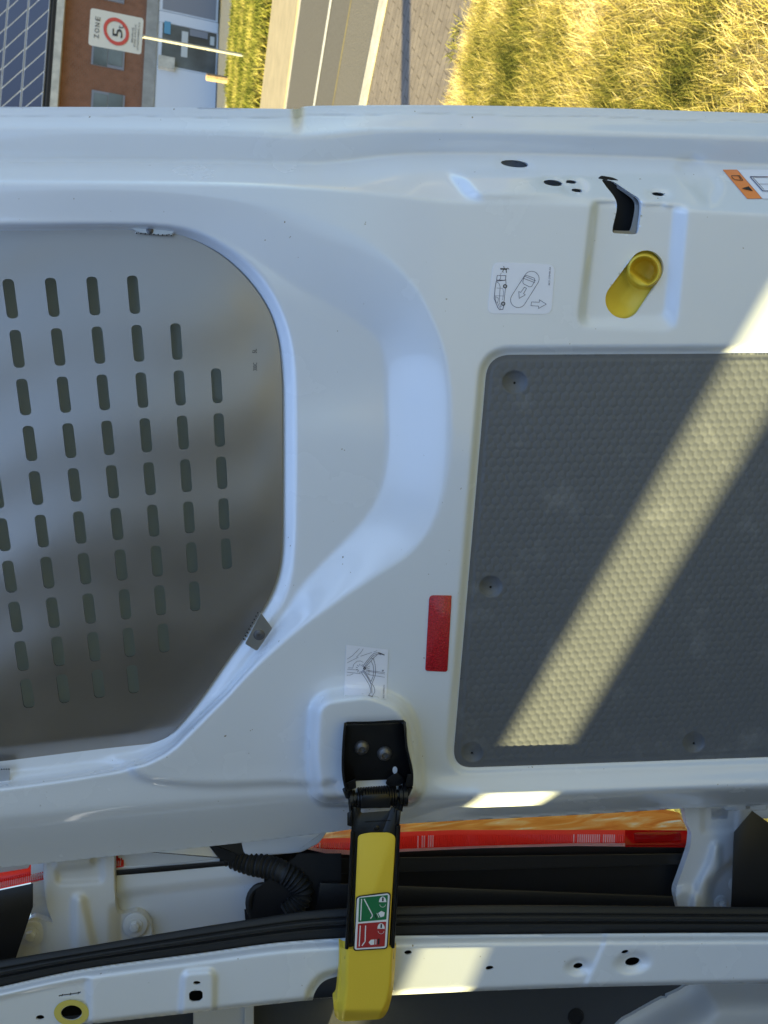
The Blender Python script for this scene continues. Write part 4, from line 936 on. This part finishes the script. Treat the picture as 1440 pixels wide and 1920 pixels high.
def blades(name, n, pos_fn, lmin, lmax, w, mt, lean=.5, tonefn=None, lab=''):
    base = pos_fn(n); n = len(base); L = rng.uniform(lmin, lmax, n); az = rng.uniform(0, 2*math.pi, n); ln = rng.beta(2, 2, n)*lean*2
    dx = np.cos(az)*ln*L; dy = np.sin(az)*ln*L; H = L*np.sqrt(np.maximum(1-ln**2*.5, .15))
    pa = rng.uniform(0, math.pi, n); wx = np.cos(pa)*w/2*rng.uniform(.6, 1.4, n); wy = np.sin(pa)*w/2
    p0 = base; z = np.zeros(n)
    a = p0+np.stack([wx, wy, z], -1); b = p0-np.stack([wx, wy, z], -1)
    mid = p0+np.stack([dx*.4, dy*.4, H*.6], -1); c = mid+np.stack([wx*.8, wy*.8, z], -1); d = mid-np.stack([wx*.8, wy*.8, z], -1); tip = p0+np.stack([dx, dy, H], -1)
    V = np.stack([a, b, c, d, tip], 1).reshape(-1, 3)
    me = bpy.data.meshes.new(name); me.vertices.add(len(V)); me.vertices.foreach_set('co', V.astype(np.float32).ravel())
    i = np.arange(n)*5; loops = np.stack([i, i+1, i+3, i+2, i+2, i+3, i+4], -1).ravel()
    me.loops.add(len(loops)); me.loops.foreach_set('vertex_index', loops.astype(np.int32)); me.polygons.add(2*n)
    st_ = np.stack([np.arange(n)*7, np.arange(n)*7+4], -1).ravel(); me.polygons.foreach_set('loop_start', st_.astype(np.int32)); me.update(calc_edges=True)
    tone = np.clip(tonefn(base)+rng.normal(0, .20, n), 0, 1); at = me.attributes.new('tone', 'FLOAT', 'POINT'); at.data.foreach_set('value', np.repeat(tone, 5).astype(np.float32))
    me.materials.append(mt); o = bpy.data.objects.new(name, me); COL.objects.link(o); tag(o, lab, 'grass', kind='stuff'); return o
# road direction from its vanishing point
rd = ray(250, 2480)[:]; rd = rd.copy(); rd[2] = 0; rd = nrm(rd); rn = np.array([-rd[1], rd[0], 0]);
if rn[1] < 0: rn = -rn
off = lambda x: float(G(x, 100.)@rn)
def band(name, xa, xb, z, mt, s0=-60, s1=90, t=0):
    a_, b_ = off(xa), off(xb); V = []
    for s in (s0, s1):
        for o_ in (a_, b_): V.append(rd*s+rn*o_+np.array([0, 0, z]))
    if t: V += [v-np.array([0, 0, t]) for v in V]; Fc = [(0, 1, 3, 2), (4, 6, 7, 5), (0, 2, 6, 4), (1, 5, 7, 3), (0, 4, 5, 1), (2, 3, 7, 6)]
    else: Fc = [(0, 1, 3, 2)]
    return tag(mesh_obj(name, V, Fc, mt, smooth=False), kind='structure')
mesh_obj('unseen_ground', [(-12, -14, -.008), (14, -14, -.008), (14, .75, -.008), (-12, .75, -.008)], [(0, 1, 2, 3)], M['asphalt'], smooth=False)['kind'] = 'structure'  # unseen asphalt added behind the camera to lower ground bounce
mesh_obj('ground', [(-500, -500, -.02), (500, -500, -.02), (500, 900, -.02), (-500, 900, -.02)], [(0, 1, 2, 3)], M['soil'], smooth=False)['kind'] = 'structure'
band('apron', 408, 434, .000, M['apron']); band('far_kerb', 433, 437, .05, M['kerb'], t=.06)
band('far_pavement', 501, 548, .02, M['farpave'], t=.03)
band('gutter_strip', 548, 551, .000, M['kerb'])
band('road', 551, 700, -.004, M['asphalt']); band('parking_lane', 642, 698, .000, M['asphalt2']); band('asphalt_joint', 640, 642.4, .002, M['soil'])
band('lane_marking', 603, 607, .004, M['line'])
band('lane_edge', 689, 690, .003, M['apron'])
band('kerb', 698, 708, .034, M['kerb'], t=.08); band('kerb_joint', 709, 715, .012, M['soil'])
# pavement of slabs with open joints, as one sheet with bumpy joints
def pave_mat():
    m = M['pave']; t = m.node_tree; b = t.nodes['Principled BSDF']; g = t.nodes.new('ShaderNodeNewGeometry')
    mp = t.nodes.new('ShaderNodeMapping'); mp.inputs['Rotation'].default_value = (0, 0, -math.atan2(rd[1], rd[0])); t.links.new(g.outputs['Position'], mp.inputs[0])
    br = t.nodes.new('ShaderNodeTexBrick'); br.inputs['Scale'].default_value = 1; br.inputs['Brick Width'].default_value = .21; br.inputs['Row Height'].default_value = .105; br.inputs['Mortar Size'].default_value = .006; br.inputs['Mortar Smooth'].default_value = .3
    t.links.new(mp.outputs[0], br.inputs['Vector']); src = b.inputs['Base Color'].links[0].from_socket
    mx = t.nodes.new('ShaderNodeMix'); mx.data_type = 'RGBA'; t.links.new(br.outputs['Fac'], mx.inputs['Factor']); t.links.new(src, mx.inputs['A']); mx.inputs['B'].default_value = (.09, .07, .052, 1); t.links.new(mx.outputs['Result'], b.inputs['Base Color'])
pave_mat(); band('pavement', 715, 866, .03, M['pave'], t=.05)
# grass fields
gE = off(878)
def field(n):
    # half of the blades near the visible strip
    k = int(n*.75); a_ = np.stack([rng.uniform(.55, 3.6, k), rng.uniform(1.1, 5.2, k), np.zeros(k)], -1); b_ = np.stack([rng.uniform(-5, 7, n-k), rng.uniform(.9, 6, n-k), np.zeros(n-k)], -1)
    p = np.concatenate([a_, b_]); edge = gE-.02+.10*np.sin(p[:, 0]*5.1)*np.sin(p[:, 0]*1.7+1)+rng.normal(0, .09, len(p))
    inside_van = (p[:, 0] < -.3) & (p[:, 1] < 1.3)
    return p[((p@rn) < edge) & ~inside_van]
def tone(p): 
    x, y = p[:, 0], p[:, 1]
    return .52+.16*np.sin(x*2.3+y*3.1)+.15*np.sin(x*5.7-y*4.3+1)+.13*np.sin(y*11+x*3)+.12*np.sin(x*17+3*np.sin(y*9))
M['thatch'] = tex_mat('grass_thatch', (.14, .13, .03), (.34, .28, .09), 7, bump=.8, bs=60)
V = [rd*-60+rn*(gE-30)+[0, 0, .005], rd*60+rn*(gE-30)+[0, 0, .005], rd*60+rn*gE+[0, 0, .005], rd*-60+rn*gE+[0, 0, .005]]
mesh_obj('thatch', V, [(0, 1, 2, 3)], M['thatch'], smooth=False)['kind'] = 'structure'
blades('dry_grass', 480000, field, .03, .12, .0027, M['grass'], .85, tone, 'tall dry yellow grass beyond the door edge')
g0, g1 = off(500), off(437)
def strip_pos(n):
    s = rng.uniform(-16, 14, n); o_ = rng.uniform(g0, g1, n)
    c = (-rd*0)[None]+s[:, None]*rn[None]*0
    p = rn*o_[:, None]+rd*s[:, None]; return p
def pos2(n):
    # spread along the part of the strip that the picture shows
    y = rng.uniform(-120, 330, n); x = rng.uniform(437, 501, n); p = G(x, y); p[:, 2] = 0
    o_ = p@rn; p2 = p+rd*0; return p2
def tone2(p): return .45+.25*np.sin((p@rn)*2.2+1)+.1*np.sin((p@rd)*3)
s0 = float(G(468, 500.)@rd); s1 = float(G(468, -400.)@rd)
def pos3(n):
    o_ = rng.uniform(min(g0, g1), max(g0, g1), n); s = rng.uniform(min(s0, s1), max(s0, s1), n); return rn*o_[:, None]+rd*s[:, None]
mesh_obj('verge_soil', [rn*g0+rd*-60+[0, 0, .01], rn*g0+rd*90+[0, 0, .01], rn*g1+rd*90+[0, 0, .01], rn*g1+rd*-60+[0, 0, .01]], [(0, 1, 2, 3)], M['thatch'], smooth=False)['kind'] = 'structure'
blades('green_verge', 60000, pos3, .10, .30, .03, M['lawn'], .6, tone2, 'green grass verge between far pavement and building')
# weeds in the pavement joint
def pos4(n):
    s = rng.uniform(-3, 12, n); o_ = off(858)+rng.normal(0, .05, n); p = rn*o_[:, None]+rd*s[:, None]; p[:, 2] = .03; return p[(np.sin(s*7)+np.sin(s*3.1)) > .5]
blades('pavement_weeds', 5000, pos4, .02, .07, .006, M['lawn'], .7, tone2, 'small weeds along the pavement edge')
# ---- lamp post that throws the thin shadow over the pavement
ps = G(768, 60.); lampx = -3.6; k = (ps[0]-lampx)/(-S[0]) ; base = ps+S*k; base = np.array([lampx, base[1], 0])
post = empty('street_lamp', base); tag(post, 'tall grey street lamp post standing on the pavement behind the van', 'street lamp')
mb = MB(); mb.tube([base, base+[0, 0, .9]], .14, 16); mb.tube([base+[0, 0, .9], base+[0, 0, 7]], .11, 16); mb.build('pole', M['steel'], post, True)
mb = MB(); mb.box(base+[-.12, -.1, 7], base+[.5, .1, 7.12]); mb.build('lamp_head', M['steel'], post, bevel=.03)
# ---- zone sign on its pole
bp = G(470, 104.)
Ys = bp[1]
sg = empty('traffic_sign', (float(W(250, 67, Ys)[0]), Ys, 0)); tag(sg, 'white zone sign with a red ring and 5t on a thin grey pole', 'traffic sign')
Lz = lambda x, y: np.array((160+x/12, y/12))
cor = [Lz(120, 175), Lz(1315, 415), Lz(1255, 1230), Lz(65, 1010)]       # photo corners: top right, bottom right, bottom left, top left of the upright sign
# plate plane: turned about its pole, left side nearer
cen = W(217, 60, Ys)
pn = nrm(np.array([.35, -1, .0])); plsign = (-pn/((cen-CAM)@(-pn)), np.linalg.norm(-pn/((cen-CAM)@(-pn))))
mb = MB(); rp = roundpoly(cor, 6, 6); n = len(rp)
mb.add(list(P(rp[:, 0], rp[:, 1], 0, plsign))+list(P(rp[:, 0], rp[:, 1], -.03, plsign)), [tuple(range(n)), tuple(reversed(range(n, 2*n)))]+[(i, n+i, n+(i+1) % n, (i+1) % n) for i in range(n)], 0)
M['signwhite'] = mat('sign_white', (.72, .68, .60), .5); M['signred'] = mat('sign_red', (.62, .06, .04), .45)
th_ = np.linspace(0, 2*math.pi, 49)[:-1]; cc = Lz(696, 707)
def elr(a, b, t): # tilted ellipse matching the plate's skew
    u = nrm(Lz(660, 500)-Lz(740, 1022))*0
    return np.array([cc+np.array([a*math.cos(q)+.018*a*math.sin(q)*4, b*math.sin(q)+.16*a*math.cos(q)]) for q in t])
ro, ri = elr(24, 26, th_), elr(18, 19.3, th_)
mb.add(list(P(ro[:, 0], ro[:, 1], .01, plsign))+list(P(ri[:, 0], ri[:, 1], .01, plsign)), [(i, (i+1) % 48, 48+(i+1) % 48, 48+i) for i in range(48)], 1)
def sgt(txt, org, right, fit, size, mi=2, upv=(-1, -.18)):
    V, Fc = text_faces(txt, Lz(*org), right, np.array(upv), fit=fit, size=size); mb.add(P(V[:, 0], V[:, 1], .012, plsign), Fc, mi)
sgt('Z', (300, 862), (.05, -1), 7, 13); sgt('O', (312, 740), (.05, -1), 8, 13); sgt('N', (322, 605), (.05, -1), 7, 13); sgt('E', (332, 468), (.05, -1), 7, 13)
sgt('5', (830, 858), (.03, -1), 16.5, 27); sgt('t', (855, 652), (.03, -1), 5.5, 17)
sgt('BEHALVE', (1068, 955), (.07, -1), 28, 4.6); sgt('ZONE A PLICHT', (1120, 1065), (.07, -1), 43, 4.6); sgt('UITGEZONDERD E-X', (1190, 1130), (.07, -1), 52, 4.6)
mb.build('sign_plate', [M['signwhite'], M['signred'], M['inkb']], sg)
a_ = W(262, 67, Ys+.06); b_ = bp+[0, .06, 0]; a2 = W(180, 52, Ys+.06)
mb = MB(); mb.tube([b_, a_], .036, 12); mb.tube([W(268, 69, Ys+.06), W(180, 54, Ys+.06)], .04, 12); mb.build('pole', M['steel'], sg, True)
# ---- wooden stake
M['wood'] = mat('weathered_wood', (.34, .22, .12), .8, noise=.3, nscale=12)
b0 = G(438, 152.); st_ = empty('wooden_post', b0); tag(st_, 'short weathered wooden post at the edge of the verge', 'post')
Yp = b0[1]; mb = MB(); c1, c2 = W(386, 144, Yp), b0; r_ = .5*np.linalg.norm(W(400, 140, Yp)-W(400, 153, Yp))
mb.tube([c2, c1*.97+c2*.03, c1], [r_, r_, r_*.6], 8); mb.build('stake', M['wood'], st_, False)
# ---- building
Yb = float(G(407, 100.)[1])
bl = empty('brick_building', (float(W(300, 100, Yb)[0]), Yb, 0)); tag(bl, 'brown brick building with solar panels on its roof and a shop front below', 'building')
M['brick'] = tex_mat('brown_brick', (.20, .085, .045), (.28, .125, .07), 3, bump=.2)
t = M['brick'].node_tree; b_n = t.nodes['Principled BSDF']; g_ = t.nodes.new('ShaderNodeNewGeometry'); mp = t.nodes.new('ShaderNodeMapping'); mp.inputs['Rotation'].default_value = (math.pi/2, 0, 0); t.links.new(g_.outputs['Position'], mp.inputs[0])
br = t.nodes.new('ShaderNodeTexBrick'); br.inputs['Scale'].default_value = 1; br.inputs['Brick Width'].default_value = .22; br.inputs['Row Height'].default_value = .075; br.inputs['Mortar Size'].default_value = .008
t.links.new(mp.outputs[0], br.inputs['Vector']); src = b_n.inputs['Base Color'].links[0].from_socket; mx = t.nodes.new('ShaderNodeMix'); mx.data_type = 'RGBA'; t.links.new(br.outputs['Fac'], mx.inputs['Factor']); t.links.new(src, mx.inputs['A']); mx.inputs['B'].default_value = (.22, .15, .11, 1); t.links.new(mx.outputs['Result'], b_n.inputs['Base Color'])
M['concrete'] = tex_mat('grey_concrete', (.26, .26, .24), (.36, .355, .33), 2)
M['pv'] = mat('solar_cell', (.012, .015, .034), .35, spec=.3); M['alu'] = mat('aluminium', (.45, .47, .50), .4, metal=.6)
M['bglass'] = mat('window_glass', (.10, .12, .125), .08, noise=.5, nscale=.7); M['bgrey'] = mat('grey_shutter', (.22, .23, .26), .6); M['pwhite'] = mat('white_facade_panel', (.62, .66, .72), .5)
M['gutter'] = mat('gutter_white', (.55, .52, .44), .6, noise=.2, nscale=3)
def zof(x, y=100): return float(W(x, y, Yb)[2])
def xof(y, x=200): return float(W(x, y, Yb)[0])
XL, XR = xof(800), xof(-500)
def fb(name, xa, xb, ya, yb, d, mt, depth=.12, par=bl, sm=0):
    """box on the facade between photo x xa..xb (height) and y ya..yb (width); d = how proud"""
    z1, z0 = zof(xa, .5*(ya+yb)), zof(xb, .5*(ya+yb)); xx0, xx1 = xof(yb, .5*(xa+xb)), xof(ya, .5*(xa+xb))
    mb = MB(); mb.box((xx0, Yb-d, z0), (xx1, Yb-d+depth, z1)); return mb.build(name, mt, par)
zt = zof(103)
mb = MB(); mb.box((XL, Yb, 0), (XR, Yb+8, zt)); mb.build('brick_wall', M['brick'], bl)
mb = MB(); mb.box((XL, Yb-.12, zof(293)), (XR, Yb-.003, zof(271))); mb.build('concrete_beam', M['concrete'], bl)
mb = MB(); mb.box((XL, Yb-.02, 0), (XR, Yb-.004, zof(293)-.003)); mb.build('plinth_wall', M['pwhite'], bl)
mb = MB(); mb.box((XL, Yb-.35, zof(118)), (XR, Yb-.005, zof(104))); mb.build('gutter', M['gutter'], bl)
mb = MB(); mb.box((XL, Yb-.30, zof(103)), (XR, Yb+.3, zof(97))); mb.build('eave', M['dark'], bl)
# roof plane and panels
ze = zof(97); rdv = nrm(np.array([-.62, .9, 1.0])); o0 = np.array([0, Yb-.25, ze]); rl = 14
up = nrm(np.array([0, .9, 1.0])); nr_ = nrm(np.cross([1, 0, 0], up))
mb = MB(); A_ = np.array([XL-12, 0, 0]); B_ = np.array([XR+12, 0, 0])
mb.add([A_+o0, B_+o0, B_+o0+up*rl, A_+o0+up*rl, A_+o0-nr_*.2, B_+o0-nr_*.2, B_+o0+up*rl-nr_*.2, A_+o0+up*rl-nr_*.2], [(0, 1, 2, 3), (7, 6, 5, 4), (0, 4, 5, 1)]); mb.build('roof', M['dark'], bl)
# panels: rows along the roof; spacing taken from the photo rows (about 43 px apart both ways)
pxm = Yb/f; 
cell_h = 43*pxm*1.25; cell_w = 42*pxm*.98
solar = []
for r in range(4):
    for c in range(-3, 9):
        xw = xof(0+42*c)+(-.62)*0; s0_ = .12+r*cell_h; sh = -.6*1.0*(s0_)*.55
        x_a = xw-cell_w+.04; x_b = xw-.04; dsh = -.6*.60*cell_h
        q0 = np.array([x_a+sh, 0, 0])+o0+up*(s0_+.04); q1 = np.array([x_b+sh, 0, 0])+o0+up*(s0_+.04); q2 = np.array([x_b+sh+dsh, 0, 0])+o0+up*(s0_+cell_h-.04); q3 = np.array([x_a+sh+dsh, 0, 0])+o0+up*(s0_+cell_h-.04)
        mb = MB(); hN = nr_*.08*(1 if nr_[2] > 0 else -1)
        V = [q0+hN, q1+hN, q2+hN, q3+hN, q0+hN*.2, q1+hN*.2, q2+hN*.2, q3+hN*.2]
        ce = sum(V[:4])/4; I = [v+(ce-v)*.045+hN*.1 for v in V[:4]]
        mb.add(V, [(0, 1, 2, 3), (0, 4, 5, 1), (1, 5, 6, 2), (2, 6, 7, 3), (3, 7, 4, 0)], 1); mb.add(I, [(0, 1, 2, 3)], 0); mb.build('solar_panel', [M['pv'], M['alu']], bl)
# upper windows
for (ya, yb) in ((88, 130), (188, 250), (-70, -10)):
    w_ = fb('window', 172, 234, ya-3, yb+3, .05, M['bgrey']); 
    for (p0, p1) in ((176, 202), (204, 230)): fb('pane', p0, p1, ya, yb, .07, M['bglass'] if ya != 88 else M['bglass'], .03, w_)
# shop front
fb('shop_panel', 290, 405, 139, 320, .10, M['pwhite'])
w_ = fb('shop_window', 297, 410, 26, 139, .08, M['pwhite']); fb('pane', 303, 405, 50, 136, .10, M['bglass'], .03, w_)
w2 = fb('shop_window', 300, 411, -60, 25, .09, M['pwhite']); fb('pane', 306, 407, -55, 22, .11, M['bgrey'], .03, w2)
fb('mullion_panel', 298, 409, 27, 49, .12, M['pwhite'], .04, w_)
M['inside'] = mat('pale_goods', (.55, .57, .55), .6); M['teal'] = mat('teal_poster', (.10, .30, .45), .5)
fb('poster', 308, 320, 38, 64, .13, M['teal'], .01, w_); fb('display', 340, 352, 58, 112, .125, M['inside'], .01, w_); fb('display', 394, 402, 68, 86, .125, M['inside'], .01, w_); fb('display', 356, 390, 56, 70, .123, M['bgrey'], .01, w_)
mb = MB(); c_ = W(312, 120, Yb-.2); mb.box(c_-[.35, .1, .35], c_+[.2, .15, .35]); mb.build('wall_lamp', M['gutter'], bl)
piv = Vector((20, Yb, 0)); rot = Matrix.Translation(piv) @ Matrix.Rotation(math.radians(9), 4, 'Z') @ Matrix.Translation(-piv)
def turn(o):
    for c in o.children:
        if c.type == 'MESH': c.data.transform(rot); turn(c)
turn(bl); bl.location = rot @ bl.location
for c in bl.children: c.matrix_parent_inverse = Matrix.Translation(-bl.location)
print('sun', S, 'hatch', hr0, hr1, 'Yb', Yb, 'Ys', Ys, 'post', base)
